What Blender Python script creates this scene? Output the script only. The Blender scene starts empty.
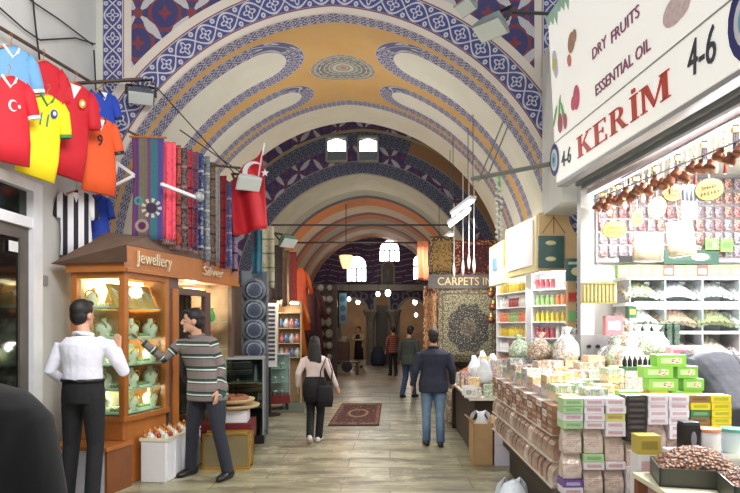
import bpy, bmesh, math, random
from mathutils import Vector, Matrix
random.seed(7)
rnd = random.uniform
PI = math.pi
SC = bpy.context.scene
COL = SC.collection
F = 620.0; CXP = 390.0; CYP = 326.0; H = 1.66      # focal length in px, principal point, eye height
def PX(px, Y): return (px - CXP) / F * Y
def PZ(py, Y): return H + (CYP - py) / F * Y
def W(px, py, Y): return Vector((PX(px, Y), Y, PZ(py, Y)))
ORD = ['first','second','third','fourth','fifth','sixth','seventh','eighth','ninth','tenth','eleventh','twelfth','thirteenth','fourteenth','fifteenth','sixteenth','seventeenth','eighteenth','nineteenth','twentieth']

# ---------------------------------------------------------------- mesh builder
class MB:
    def __init__(s): s.v = []; s.f = []; s.m = []
    def add(s, vs, fs, mi=0, M=None):
        b = len(s.v)
        s.v += [tuple(M @ Vector(p)) if M is not None else tuple(p) for p in vs]
        s.f += [tuple(b + i for i in f) for f in fs]; s.m += [mi] * len(fs)
        return s
    def box(s, c, d, rz=0, mi=0, M=None):
        x, y, z = d[0]/2, d[1]/2, d[2]/2
        vs = [(-x,-y,-z),(x,-y,-z),(x,y,-z),(-x,y,-z),(-x,-y,z),(x,-y,z),(x,y,z),(-x,y,z)]
        T = Matrix.Translation(c) @ Matrix.Rotation(rz, 4, 'Z')
        if M is not None: T = M @ T
        return s.add(vs, [(0,3,2,1),(4,5,6,7),(0,1,5,4),(1,2,6,5),(2,3,7,6),(3,0,4,7)], mi, T)
    def bb(s, x0, x1, y0, y1, z0, z1, mi=0):
        return s.box(((x0+x1)/2,(y0+y1)/2,(z0+z1)/2), (x1-x0,y1-y0,z1-z0), 0, mi)
    def bar(s, a, b, w, h, mi=0):
        a = Vector(a); b = Vector(b); d = b - a; L = d.length
        q = d.to_track_quat('X', 'Z').to_matrix().to_4x4()
        return s.box((0,0,0), (L, w, h), 0, mi, Matrix.Translation((a+b)/2) @ q)
    def loft(s, pts, rad, n=12, side=(1,0,0), cap=True, mi=0):
        pts = [Vector(p) for p in pts]; sd = Vector(side); b = len(s.v); K = len(pts)
        for i, p in enumerate(pts):
            t = (pts[min(i+1, K-1)] - pts[max(i-1, 0)])
            t = t.normalized() if t.length > 1e-9 else Vector((0,0,1))
            a = sd - t * sd.dot(t)
            if a.length < 1e-4: a = t.orthogonal()
            a.normalize(); c = t.cross(a)
            r = rad[i] if isinstance(rad, list) else rad
            rx, ry = r if isinstance(r, (list, tuple)) else (r, r)
            for k in range(n):
                an = 2*PI*k/n
                s.v.append(tuple(p + a*(rx*math.cos(an)) + c*(ry*math.sin(an))))
        for i in range(K-1):
            for k in range(n):
                k2 = (k+1) % n
                s.f.append((b+i*n+k, b+i*n+k2, b+(i+1)*n+k2, b+(i+1)*n+k)); s.m.append(mi)
        if cap:
            s.f.append(tuple(b+k for k in range(n))[::-1]); s.m.append(mi)
            s.f.append(tuple(b+(K-1)*n+k for k in range(n))); s.m.append(mi)
        return s
    def cyl(s, a, b, r, r2=None, n=12, mi=0):
        return s.loft([a, b], [r, r if r2 is None else r2], n, (1,0,0.013), True, mi)
    def lathe(s, prof, c=(0,0,0), n=16, mi=0, M=None):
        b = len(s.v); K = len(prof)
        for r, z in prof:
            for k in range(n):
                p = Vector((c[0]+r*math.cos(2*PI*k/n), c[1]+r*math.sin(2*PI*k/n), c[2]+z))
                s.v.append(tuple(M @ p if M is not None else p))
        for i in range(K-1):
            for k in range(n):
                k2 = (k+1) % n
                s.f.append((b+i*n+k, b+i*n+k2, b+(i+1)*n+k2, b+(i+1)*n+k)); s.m.append(mi)
        s.f.append(tuple(b+k for k in range(n))[::-1]); s.m.append(mi)
        s.f.append(tuple(b+(K-1)*n+k for k in range(n))); s.m.append(mi)
        return s
    def ell(s, c, r, n=12, k=8, mi=0, M=None):
        b = len(s.v); T = Matrix.Translation(c)
        if M is not None: T = T @ M
        pr = [(max(math.sin(PI*i/k), 1e-3), -math.cos(PI*i/k)) for i in range(k+1)]
        t = MB(); t.lathe(pr, n=n)
        return s.add([(x*r[0], y*r[1], z*r[2]) for x, y, z in t.v], t.f, mi, T)
    def prism(s, poly, y0, y1, mi=0, M=None):      # polygon in (x,z), thickness along y
        n = len(poly)
        vs = [(x, y0, z) for x, z in poly] + [(x, y1, z) for x, z in poly]
        fs = [tuple(range(n)), tuple(range(2*n-1, n-1, -1))] + [(i, i+n, (i+1) % n + n, (i+1) % n) for i in range(n)]
        return s.add(vs, fs, mi, M)
    def sheet(s, fn, nu, nv, th=0.006, mi=0):      # fn(u,v)->Vector ; a cloth with thickness
        g = [[Vector(fn(i/nu, j/nv)) for i in range(nu+1)] for j in range(nv+1)]
        b = len(s.v); N = (nu+1)*(nv+1)
        nor = []
        for j in range(nv+1):
            for i in range(nu+1):
                du = g[j][min(i+1,nu)] - g[j][max(i-1,0)]; dv = g[min(j+1,nv)][i] - g[max(j-1,0)][i]
                nn = du.cross(dv); nor.append(nn.normalized() if nn.length > 1e-12 else Vector((0,-1,0)))
        flat = [p for r in g for p in r]
        s.v += [tuple(p + q*th/2) for p, q in zip(flat, nor)] + [tuple(p - q*th/2) for p, q in zip(flat, nor)]
        W_ = nu+1
        def q(a, c, d, e): s.f.append((a, c, d, e)); s.m.append(mi)
        for j in range(nv):
            for i in range(nu):
                a = b+j*W_+i
                q(a, a+1, a+W_+1, a+W_); q(a+N, a+N+W_, a+N+W_+1, a+N+1)
        for i in range(nu):
            a = b+i; q(a, a+N, a+N+1, a+1)
            a = b+nv*W_+i; q(a, a+1, a+N+1, a+N)
        for j in range(nv):
            a = b+j*W_; q(a, a+W_, a+W_+N, a+N)
            a = b+j*W_+nu; q(a, a+N, a+W_+N, a+W_)
        return s
    def mesh(s, name, mats, smooth=False):
        me = bpy.data.meshes.new(name); me.from_pydata(s.v, [], s.f); me.validate(); me.update()
        for m in (mats if isinstance(mats, (list, tuple)) else [mats]): me.materials.append(m)
        if isinstance(mats, (list, tuple)) and len(mats) > 1 and len(me.polygons) == len(s.m):
            me.polygons.foreach_set('material_index', s.m)
        bm = bmesh.new(); bm.from_mesh(me); bmesh.ops.recalc_face_normals(bm, faces=bm.faces[:]); bm.to_mesh(me); bm.free()
        if smooth: me.polygons.foreach_set('use_smooth', [True]*len(me.polygons))
        return me

def remesh(mb, name, mats, vox, it=3):
    me = mb.mesh(name, mats); o = bpy.data.objects.new('tmp', me); COL.objects.link(o)
    r = o.modifiers.new('r', 'REMESH'); r.mode = 'VOXEL'; r.voxel_size = vox; r.use_smooth_shade = True
    if it:
        k = o.modifiers.new('s', 'SMOOTH'); k.factor = 0.5; k.iterations = it
    dg = bpy.context.evaluated_depsgraph_get(); dg.update()
    m2 = bpy.data.meshes.new_from_object(o.evaluated_get(dg)); m2.name = name
    bpy.data.objects.remove(o); bpy.data.meshes.remove(me)
    if not m2.materials:
        for m in (mats if isinstance(mats, (list, tuple)) else [mats]): m2.materials.append(m)
    return m2

def link(name, me, parent=None, loc=(0,0,0), rz=0, bevel=0):
    o = bpy.data.objects.new(name, me); COL.objects.link(o); o.location = loc; o.rotation_euler = (0,0,rz)
    if parent is not None: o.parent = parent
    if bevel:
        b = o.modifiers.new('bevel', 'BEVEL'); b.width = bevel; b.segments = 2; b.limit_method = 'ANGLE'
    return o
def tag(o, label=None, cat=None, group=None, kind=None):
    if label: o['label'] = label
    if cat: o['category'] = cat
    if group: o['group'] = group
    if kind: o['kind'] = kind
    return o
def thing(name, label, cat, loc=(0,0,0), rz=0, group=None):
    return tag(link(name, None, None, loc, rz), label, cat, group)
def part(name, mb, mats, parent, label=None, smooth=False, bevel=0, kind=None):
    o = link(name, mb.mesh(name, mats, smooth) if isinstance(mb, MB) else mb, parent, (0,0,0), 0, bevel)
    if label: o['label'] = label
    if kind: o['kind'] = kind
    return o
def single(name, mb, mats, label, cat, loc=(0,0,0), rz=0, group=None, smooth=False, bevel=0, kind=None):
    me = mb.mesh(name, mats, smooth) if isinstance(mb, MB) else mb
    return tag(link(name, me, None, loc, rz, bevel), label, cat, group, kind)
def struct(name, mb, mats, parent=None, smooth=False, bevel=0):
    o = link(name, mb.mesh(name, mats, smooth), parent, bevel=bevel)
    if parent is None: o['kind'] = 'structure'
    return o
def dup(root, loc, rz=None, label=None, group=None, scale=None):
    def cp(o, par):
        c = o.copy(); COL.objects.link(c)
        if par is not None: c.parent = par
        for ch in list(kids.get(o.name, [])): cp(ch, c)
        return c
    kids = {}
    def walk(o):
        kids[o.name] = list(o.children)
        for ch in kids[o.name]: walk(ch)
    walk(root)
    r = cp(root, None); r.location = loc
    if rz is not None: r.rotation_euler[2] = rz
    if label: r['label'] = label
    if group: r['group'] = group
    if scale: r.scale = scale if isinstance(scale, (tuple, list)) else (scale,)*3
    return r
class Proto:
    """first call moves the original, later calls copy it"""
    def __init__(s, root): s.r = root; s.used = False
    def at(s, loc, rz=0, label=None, group=None, scale=None, mat=None):
        if not s.used:
            s.used = True; o = s.r; o.location = loc; o.rotation_euler[2] = rz
            if label: o['label'] = label
            if group: o['group'] = group
            if scale: o.scale = scale if isinstance(scale, (tuple, list)) else (scale,)*3
            return o
        return dup(s.r, loc, rz, label, group, scale)

def text_mb(mb, txt, size, M, depth=0.004, mi=0, shear=0, width=None):
    cu = bpy.data.curves.new('t', 'FONT'); cu.body = txt; cu.size = size; cu.extrude = depth; cu.shear = shear
    cu.align_x = 'CENTER'; cu.align_y = 'CENTER'; cu.resolution_u = 3
    o = bpy.data.objects.new('t', cu); COL.objects.link(o)
    dg = bpy.context.evaluated_depsgraph_get(); dg.update()
    me = bpy.data.meshes.new_from_object(o.evaluated_get(dg))
    vs = [tuple(v.co) for v in me.vertices]; fs = [tuple(p.vertices) for p in me.polygons]
    if width and vs:
        xs = [v[0] for v in vs]; k = width / max(max(xs)-min(xs), 1e-6); vs = [(v[0]*k, v[1], v[2]) for v in vs]
    bpy.data.objects.remove(o); bpy.data.meshes.remove(me); bpy.data.curves.remove(cu)
    return mb.add(vs, fs, mi, M)
def face_M(origin, right, up):      # local x->right, y->up, z->outwards
    r = Vector(right).normalized(); u = Vector(up); u = (u - r*u.dot(r)).normalized(); n = r.cross(u)
    M = Matrix((r, u, n)).transposed().to_4x4(); M.translation = Vector(origin); return M

# ---------------------------------------------------------------- node expressions
class T:
    """one material's node tree with arithmetic on sockets"""
    def __init__(s, name, rough=0.6, metal=0.0, spec=0.5):
        s.mat = bpy.data.materials.new(name); s.mat.use_nodes = True
        s.nt = s.mat.node_tree; s.nt.nodes.clear(); N = s.nt.nodes
        s.out = N.new('ShaderNodeOutputMaterial'); s.b = N.new('ShaderNodeBsdfPrincipled')
        s.nt.links.new(s.b.outputs[0], s.out.inputs[0])
        s.b.inputs['Roughness'].default_value = rough; s.b.inputs['Metallic'].default_value = metal
        s.b.inputs['Specular IOR Level'].default_value = spec
        s._tc = None
    def tc(s, o='Object'):
        if s._tc is None: s._tc = s.nt.nodes.new('ShaderNodeTexCoord')
        return s._tc.outputs[o]
    def xyz(s, o='Object'):
        n = s.nt.nodes.new('ShaderNodeSeparateXYZ'); s.nt.links.new(s.tc(o), n.inputs[0])
        return [E(s, n.outputs[i]) for i in range(3)]
    def attr(s, name):
        n = s.nt.nodes.new('ShaderNodeAttribute'); n.attribute_name = name; return E(s, n.outputs['Fac'])
    def m(s, op, *a):
        n = s.nt.nodes.new('ShaderNodeMath'); n.operation = op
        for i, x in enumerate(a): s.put(n.inputs[i], x)
        return E(s, n.outputs[0])
    def put(s, inp, x):
        if isinstance(x, E): s.nt.links.new(x.s, inp)
        elif hasattr(x, 'is_linked'): s.nt.links.new(x, inp)
        elif isinstance(x, tuple) and len(x) == 3 and inp.type == 'RGBA': inp.default_value = (*x, 1)
        else: inp.default_value = x
    def vec(s, x, y, z=0.0):
        n = s.nt.nodes.new('ShaderNodeCombineXYZ')
        for i, q in enumerate((x, y, z)): s.put(n.inputs[i], q)
        return n.outputs[0]
    def noise(s, scale, detail=3, vec=None, rough=0.5):
        n = s.nt.nodes.new('ShaderNodeTexNoise'); n.inputs['Scale'].default_value = scale; n.inputs['Detail'].default_value = detail
        n.inputs['Roughness'].default_value = rough
        s.nt.links.new(vec if vec is not None else s.tc(), n.inputs['Vector']); return E(s, n.outputs['Fac'])
    def voro(s, scale, vec=None, out='Color', rand=1.0):
        n = s.nt.nodes.new('ShaderNodeTexVoronoi'); n.inputs['Scale'].default_value = scale; n.inputs['Randomness'].default_value = rand
        s.nt.links.new(vec if vec is not None else s.tc(), n.inputs['Vector']); return E(s, n.outputs[out])
    def mix(s, f, a, b, mode='MIX'):
        n = s.nt.nodes.new('ShaderNodeMix'); n.data_type = 'RGBA'; n.blend_type = mode; n.clamp_factor = True
        s.put(n.inputs[0], f); s.put(n.inputs[6], a); s.put(n.inputs[7], b); return E(s, n.outputs[2])
    def ramp(s, f, stops, const=False):
        n = s.nt.nodes.new('ShaderNodeValToRGB'); s.put(n.inputs[0], f); cr = n.color_ramp
        if const: cr.interpolation = 'CONSTANT'
        while len(cr.elements) < len(stops): cr.elements.new(0.5)
        for e, (p, c) in zip(cr.elements, stops): e.position = p; e.color = (*c, 1)
        return E(s, n.outputs[0])
    def rnd(s):
        n = s.nt.nodes.new('ShaderNodeObjectInfo'); return E(s, n.outputs['Random'])
    def color(s, c): s.put(s.b.inputs['Base Color'], c); return s
    def bump(s, h, strength=0.3, dist=0.01):
        n = s.nt.nodes.new('ShaderNodeBump'); n.inputs['Strength'].default_value = strength; n.inputs['Distance'].default_value = dist
        s.put(n.inputs['Height'], h); s.nt.links.new(n.outputs[0], s.b.inputs['Normal']); return s
    def emit(s, c, k):
        s.put(s.b.inputs['Emission Color'], c); s.b.inputs['Emission Strength'].default_value = k; return s
class E:
    def __init__(s, t, sock): s.t = t; s.s = sock
    def __add__(a, b): return a.t.m('ADD', a, b)
    __radd__ = __add__
    def __sub__(a, b): return a.t.m('SUBTRACT', a, b)
    def __rsub__(a, b): return a.t.m('SUBTRACT', b, a)
    def __mul__(a, b): return a.t.m('MULTIPLY', a, b)
    __rmul__ = __mul__
    def __truediv__(a, b): return a.t.m('DIVIDE', a, b)
    def __lt__(a, b): return a.t.m('LESS_THAN', a, b)
    def __gt__(a, b): return a.t.m('GREATER_THAN', a, b)
    def abs(a): return a.t.m('ABSOLUTE', a)
    def sin(a): return a.t.m('SINE', a)
    def cos(a): return a.t.m('COSINE', a)
    def fr(a): return a.t.m('FRACT', a)
    def fl(a): return a.t.m('FLOOR', a)
    def sqrt(a): return a.t.m('SQRT', a)
    def mx(a, b): return a.t.m('MAXIMUM', a, b)
    def mn(a, b): return a.t.m('MINIMUM', a, b)
    def at2(a, b): return a.t.m('ARCTAN2', a, b)
def hyp(a, b): return (a*a + b*b).sqrt()
MATS = {}
def srgb(r, g, b):
    f = lambda c: (c/12.92 if c <= .04045 else ((c+.055)/1.055)**2.4)
    return (f(r/255), f(g/255), f(b/255))
def mat(name, c, rough=0.6, metal=0.0, var=0.12, scale=9.0, spec=0.5, alpha=None, trans=None, emis=None, bump=0):
    if name in MATS: return MATS[name]
    t = T(name, rough, metal, spec)
    if var:
        n = t.noise(scale, 4)
        t.color(t.mix(n, tuple(max(0, x*(1-var*1.6)) for x in c), tuple(min(1, x*(1+var*1.6)) for x in c)))
        if bump: t.bump(n, bump, 0.01)
    else: t.color(c)
    if trans is not None: t.b.inputs['Transmission Weight'].default_value = trans
    if alpha is not None: t.b.inputs['Alpha'].default_value = alpha
    if emis: t.emit(emis[0], emis[1])
    MATS[name] = t.mat
    return t.mat
def glass(name='clear_glass', tint=(.9,.97,.95), op=.025):
    if name in MATS: return MATS[name]
    m = bpy.data.materials.new(name); m.use_nodes = True; nt = m.node_tree; nt.nodes.clear()
    o = nt.nodes.new('ShaderNodeOutputMaterial'); mx = nt.nodes.new('ShaderNodeMixShader')
    tr = nt.nodes.new('ShaderNodeBsdfTransparent'); gl = nt.nodes.new('ShaderNodeBsdfGlossy'); fr = nt.nodes.new('ShaderNodeLayerWeight'); pw = nt.nodes.new('ShaderNodeMath'); pw.operation = 'POWER'; pw.inputs[1].default_value = 5; ml = nt.nodes.new('ShaderNodeMath'); ml.operation = 'MULTIPLY'; ml.inputs[1].default_value = .5
    ad = nt.nodes.new('ShaderNodeMath'); ad.operation = 'ADD'; ad.inputs[1].default_value = op
    tr.inputs[0].default_value = (*tint, 1); gl.inputs['Roughness'].default_value = 0.03; fr.inputs[0].default_value = .5
    L = nt.links.new; L(fr.outputs['Facing'], pw.inputs[0]); L(pw.outputs[0], ml.inputs[0]); L(ml.outputs[0], ad.inputs[0]); L(ad.outputs[0], mx.inputs[0]); L(tr.outputs[0], mx.inputs[1]); L(gl.outputs[0], mx.inputs[2]); L(mx.outputs[0], o.inputs[0])
    MATS[name] = m; return m
# ================================================================ painted vault materials
BLUE = srgb(62,66,128); WHT = srgb(206,204,212); CREAM = srgb(226,214,200); OCHRE = srgb(206,158,82); RED = srgb(128,48,62); PLAS = srgb(222,220,206)
VC = (-0.7, 2.46); EO = .185; RO = .18       # two-centred pointed arch: half arcs struck from points EO past the axis
def archp(r, t):
    R = r + RO; a0 = math.asin(EO/R); a = a0 + (PI/2 - a0)*abs(t)
    return VC[0] + (1 if t >= 0 else -1)*(R*math.sin(a) - EO), VC[1] + R*math.cos(a)
def quat(t, u, v, asp=1.17):
    """white interlace + quatrefoil in a band: u in cells, v in -1..1; returns 0/1 white mask"""
    f = u.fr() - 0.5
    x = f*(2*asp); rr = hyp(x, v); an = v.at2(x)
    pet = (an*4).cos()*0.15 + 0.40
    flower = ((rr - pet).abs() < 0.085).mx(rr < 0.13)
    og = (f*PI).cos()
    line = ((v.abs() - og*0.80).abs() < 0.09)
    fx = (0.5 - f.abs())*(2*asp)
    tre = ((hyp(fx, v.abs() - 0.66) - 0.15).abs() < 0.075)
    edge = v.abs() > 0.93
    return flower.mx(line).mx(tre).mx(edge)
def spandrel(t, x, z, dull=1.0):
    p = x/0.66 + z/0.74; q = x/0.66 - z/0.74
    def d(a):
        f = a.fr(); return f.mn(1 - f)
    dp, dq = d(p), d(q)
    nz = t.noise(9, 2)
    def cloud(dn, along):
        f = along.fr(); tt = (f*PI).sin()
        return (dn < (tt*0.14 - 0.03 + (nz - .5)*.10)) * (f > 0.12) * (f < 0.88)
    white = cloud(dp, q).mx(cloud(dq, p))
    pf = (p + 0.5).fr() - 0.5; qf = (q + 0.5).fr() - 0.5
    knot = hyp(pf, qf)
    cf = hyp(p.fr() - 0.5, q.fr() - 0.5)
    leaf = ((p.fr() - q.fr()).abs()*1.0 + 0.0) 
    red = (knot < 0.13).mx((cf - 0.38).abs() < 0.03).mx((knot - 0.30).abs() < 0.025).mx((hyp((p.fr()-.5)+(q.fr()-.5), ((p.fr()-.5)-(q.fr()-.5))*2.8)) < 0.25).mx(hyp(((p.fr()-.5)+(q.fr()-.5))*3.0, ((p.fr()-.5)-(q.fr()-.5))*1.1) < 0.27)
    base = t.mix(red, srgb(46,44,104), srgb(124,42,58))
    return t.mix(white, base, srgb(196,194,196))
def polar(t):
    x, y, z = t.xyz()
    dx = x - VC[0]; dz = z - VC[1]
    ax = dx.abs() + EO; sg = (dx > 0.0)*2 - 1
    return x, y, z, hyp(ax, dz) - RO, (ax.at2(dz) - .056)*sg
def bands(t, r, th, lst, base):
    """lst of (r0, r1, kind)"""
    c = base
    for r0, r1, kind in lst:
        inside = (r > r0)*(r < r1)
        if kind == 'wide': col = t.mix(quat(t, th*((r0+r1)/2/0.285), (r - (r0+r1)/2)/((r1-r0)/2)), BLUE, WHT)
        elif kind == 'nar': col = t.mix(quat(t, th*((r0+r1)/2/0.2), (r - (r0+r1)/2)/((r1-r0)/2), 1.1), srgb(78,78,112), srgb(190,188,200))
        elif kind == 'grey': col = t.mix(quat(t, th*((r0+r1)/2/0.3), (r - (r0+r1)/2)/((r1-r0)/2)), srgb(62,64,88), srgb(120,122,136))
        else: col = kind
        c = t.mix(inside, c, col)
    return c
# front arch wall
t = T('painted_arch_wall', 0.7)
x, y, z, r, th = polar(t)
c = spandrel(t, x + 0.12, z + 0.05)
edge_in = r < 3.30
c = bands(t, r, th, [(3.26,3.37,CREAM),(3.245,3.262,RED),(2.955,3.245,'wide'),(2.5,2.955,CREAM),(2.945,2.962,RED)], c)
px_ = (x - VC[0]).abs()
strip = t.mix(quat(t, z*(1/0.285) + .3, (px_ - 2.70)/0.125), BLUE, WHT)
inpier = (px_ > 2.56) * ((r > 3.28).mx(z < 4.2))
pier = t.mix(px_ < 2.57, t.mix((px_ > 2.83), strip, PLAS), RED)
pier = t.mix((px_ > 2.47)*(px_ < 2.56), pier, CREAM)
c = t.mix((px_ > 2.47)*(r > 3.37), c, pier)
c = t.mix(t.noise(3.5)*0.25, c, srgb(120,112,110))
t.color(c); M_ARCH = t.mat
# first vault
t = T('painted_vault', 0.75)
x, y, z, r, th = polar(t)
s = th*3.06
c = t.mix(t.noise(2.0, 4), srgb(192,142,70), srgb(210,168,96))
def bandq(ctr, hw, per=0.2): return t.mix(quat(t, s/per, (y - ctr)/hw, 1.1), srgb(68,70,118), srgb(186,184,202))
def lobe(c, yc, w, o, s0):
    a = (s0 - s.abs()).mx(0.0)
    d = hyp(a, y - yc)
    u = t.mix(a > 0.001, s.abs()*5.0, a)   # running coordinate along the straight sides
    run = s.abs()*4.2 + (y - yc).at2(a + 0.001)*1.6*(a > 0.001)
    bq = t.mix(quat(t, run, (d - (w+o)/2)/((o-w)/2), 1.1), srgb(66,68,116), srgb(180,180,198))
    white = t.mix(t.noise(1.3, 5), srgb(208,206,192), srgb(228,226,214))
    c = t.mix(d < o, c, bq)
    return t.mix(d < w, c, white)
c = lobe(c, 8.62, .38, .64, 1.16)
c = lobe(c, 10.00, .26, .47, 1.02)
# medallion
md = hyp(s/0.50, (y - 9.25)/0.45); ma = (y - 9.25).at2(s)
pet = (ma*8).cos().abs()
mc = t.mix((md - (pet*0.25 + 0.5)).abs() < 0.07, srgb(128,132,134), srgb(70,74,84))
mc = t.mix(((md - 0.30).abs() < 0.05).mx((md*7).fr() < 0.22), mc, srgb(190,184,160))
mc = t.mix(md < 0.12, mc, srgb(190,110,90))
c = t.mix(md < (pet*0.12 + 0.92), c, mc)
c = t.mix(y < 7.86, c, bandq(7.75, .115, .22))
c = t.mix((y > 10.58)*(y < 10.80), c, bandq(10.69, .11, .16))
c = t.mix(y > 10.80, c, t.mix(t.noise(1.5, 4), srgb(214,204,180), srgb(226,220,204)))
c = t.mix(t.noise(2.7, 5)*0.3, c, srgb(150,144,134))
t.color(c); M_VAULT = t.mat
# second wall with lunette
t = T('painted_lunette_wall', 0.75)
x, y, z, r, th = polar(t)
c = spandrel(t, x, z)
c = t.mix(1.0, c, c)
R_ = (th > 0.30)*(th < 1.28)
c = bands(t, r, th, [(3.95,4.02,srgb(176,160,110)),(3.60,3.95,'grey')], c)
och = t.mix((r > 3.62)*(r < 3.95)*R_, c, srgb(170,120,60))
och = bands(t, r, th, [(3.36,3.62,'grey'),(3.61,3.64,srgb(150,150,150))], och)
c = t.mix(R_, c, och)
c = bands(t, r, th, [(2.90,3.20,'grey'),(3.19,3.22,srgb(150,146,140)),(2.5,2.90,srgb(190,180,150))], c)
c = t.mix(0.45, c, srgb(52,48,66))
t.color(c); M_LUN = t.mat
# rear vault, striped by bay
t = T('painted_rear_vault', 0.8)
x, y, z, r, th = polar(t)
f = (y - 15.7)/12.0
c = t.ramp(f, [(0,srgb(196,194,172)),(.15,srgb(160,166,148)),(.212,srgb(66,60,84)),(.245,srgb(214,128,44)),(.34,srgb(206,188,160)),(.44,srgb(110,64,74)),(.48,srgb(206,116,48)),(.54,srgb(200,184,160)),(.64,srgb(150,84,60)),(.68,srgb(204,130,60)),(.74,srgb(204,190,168)),(.83,srgb(196,112,50)),(.90,srgb(196,184,164))], True)
c = t.mix(t.noise(2.2, 5)*0.5, c, srgb(130,118,104))
t.color(c); M_REAR = t.mat
# end wall
t = T('painted_end_wall', 0.8)
x, y, z = t.xyz()
wv = (z*4.2 + (x*5.2).sin()*0.22).fr()
c = t.mix((wv < 0.13)*(t.noise(6) > 0.45), t.mix(t.noise(5), srgb(58,44,78), srgb(82,58,92)), srgb(150,144,158))
c = t.mix(z < 3.1, c, t.mix((hyp((x*2.2).fr()-.5, (z*2.2).fr()-.5) - .3).abs() < .08, srgb(54,44,72), srgb(104,100,112)))
t.color(c); M_END = t.mat
# plain stuff
M_WALLW = mat('white_plaster', srgb(205,205,200), .8, var=.06, scale=3, bump=.1)
M_GREYPL = mat('grey_plaster', srgb(190,188,180), .85, var=.10, scale=2.2)
M_DARKW = mat('dark_shop_wall', srgb(74,62,52), .8, var=.3, scale=4)
M_STONE = mat('grey_stone', srgb(130,128,118), .8, var=.15, scale=6)
M_WDARK = mat('dark_wood', srgb(62,40,28), .5, var=.3, scale=7)
M_METAL = mat('dark_steel', srgb(70,66,62), .45, .7, var=.1)
M_GREYM = mat('grey_metal', srgb(165,165,168), .45, .35, var=.06)
M_WPAINT = mat('white_paint', srgb(226,226,230), .45, var=.04)
M_BLACK = mat('black_plastic', srgb(24,24,26), .4, var=.1)

# floor: worn marble slabs
t = T('marble_slabs', 0.32)
x, y, z = t.xyz()
br = t.nt.nodes.new('ShaderNodeTexBrick'); br.offset = .37
br.inputs['Scale'].default_value = 1.0; br.inputs['Mortar Size'].default_value = .008; br.inputs['Brick Width'].default_value = 1.35; br.inputs['Row Height'].default_value = .52
br.inputs['Color1'].default_value = (*srgb(172,166,134),1); br.inputs['Color2'].default_value = (*srgb(142,138,110),1); br.inputs['Mortar'].default_value = (*srgb(110,100,84),1)
t.nt.links.new(t.vec(x, y), br.inputs['Vector'])
near = E(t, br.outputs['Color'])
b2 = t.nt.nodes.new('ShaderNodeTexBrick'); b2.offset = .5
b2.inputs['Scale'].default_value = 1.0; b2.inputs['Mortar Size'].default_value = .008; b2.inputs['Brick Width'].default_value = .95; b2.inputs['Row Height'].default_value = .9
b2.inputs['Color1'].default_value = (*srgb(156,154,132),1); b2.inputs['Color2'].default_value = (*srgb(124,126,106),1); b2.inputs['Mortar'].default_value = (*srgb(90,86,74),1)
t.nt.links.new(t.vec(x, y), b2.inputs['Vector'])
c = t.mix(y > 9.03, near, E(t, b2.outputs['Color']))
streak = t.noise(1.0, 6, t.vec(x*0.9, y*3.2), .65)
c = t.mix((streak - .42)*4.5, c, srgb(108,98,80))
c = t.mix((t.noise(2.3, 6, None, .7) - .52)*5.0, c, srgb(194,190,160))
c = t.mix((t.noise(14, 3) - .62)*5.0, c, srgb(90,82,68))
c = t.mix((y - 9.03).abs() < .03, c, srgb(60,54,48))
t.color(c); t.put(t.b.inputs['Roughness'], streak*0.35 + 0.18)
t.bump(streak, .08, .01); M_FLOOR = t.mat

struct('floor', MB().bb(-6, 6, -1.5, 31, -.15, 0), M_FLOOR)

# side walls
wl = MB(); wl.bb(-3.9, -3.6, -1, 4.45, 0, 7.2); wl.bb(-3.9, -3.6, 6.25, 7.6, 0, 7.2); wl.bb(-3.9, -3.6, 4.45, 6.25, 3.08, 7.2)
struct('wall_left', wl, M_WALLW)
struct('wall_left_arcade', MB().bb(-3.9, -3.6, 7.85, 27, 0, 2.6), M_DARKW)
struct('wall_right_arcade', MB().bb(2.72, 2.95, 7.9, 27, 0, 2.6), M_DARKW)

def ring_wall(r0, y0, y1, xmin, xmax, zmax, n=48):
    """wall with an arched opening of radius r0 about VC, legs to the ground"""
    mb = MB(); inner = []; outer = []
    hw = r0 + RO - EO; pts = [(VC[0]-hw, 0.0)] + [archp(r0, -1 + 2*i/n) for i in range(n+1)] + [(VC[0]+hw, 0.0)]
    def out(p):
        dx = p[0]-VC[0]; dz = p[1]-VC[1]
        if dz < 0.01: return (xmin if dx < 0 else xmax, p[1])
        k = 1e9
        if dx < -1e-6: k = min(k, (xmin-VC[0])/dx)
        if dx > 1e-6: k = min(k, (xmax-VC[0])/dx)
        if dz > 1e-6: k = min(k, (zmax-VC[1])/dz)
        return (VC[0]+dx*k, VC[1]+dz*k)
    P = pts; O = [out(p) for p in pts]
    # make sure the corners are reached
    for cx in (xmin, xmax):
        i = min(range(len(O)), key=lambda k: abs(O[k][0]-cx) + abs(O[k][1]-zmax)); O[i] = (cx, zmax)
    N = len(P)
    vs = [(p[0], y0, p[1]) for p in P] + [(p[0], y0, p[1]) for p in O] + [(p[0], y1, p[1]) for p in P] + [(p[0], y1, p[1]) for p in O]
    fs = []
    for i in range(N-1):
        fs += [(i, i+1, N+i+1, N+i), (2*N+i, 3*N+i, 3*N+i+1, 2*N+i+1), (i, 2*N+i, 2*N+i+1, i+1), (N+i, N+i+1, 3*N+i+1, 3*N+i)]
    mb.add(vs, fs); return mb
struct('wall_front_arch', ring_wall(2.88, 7.6, 7.64, -3.9, 3.4, 7.2, 64), M_ARCH)
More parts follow.
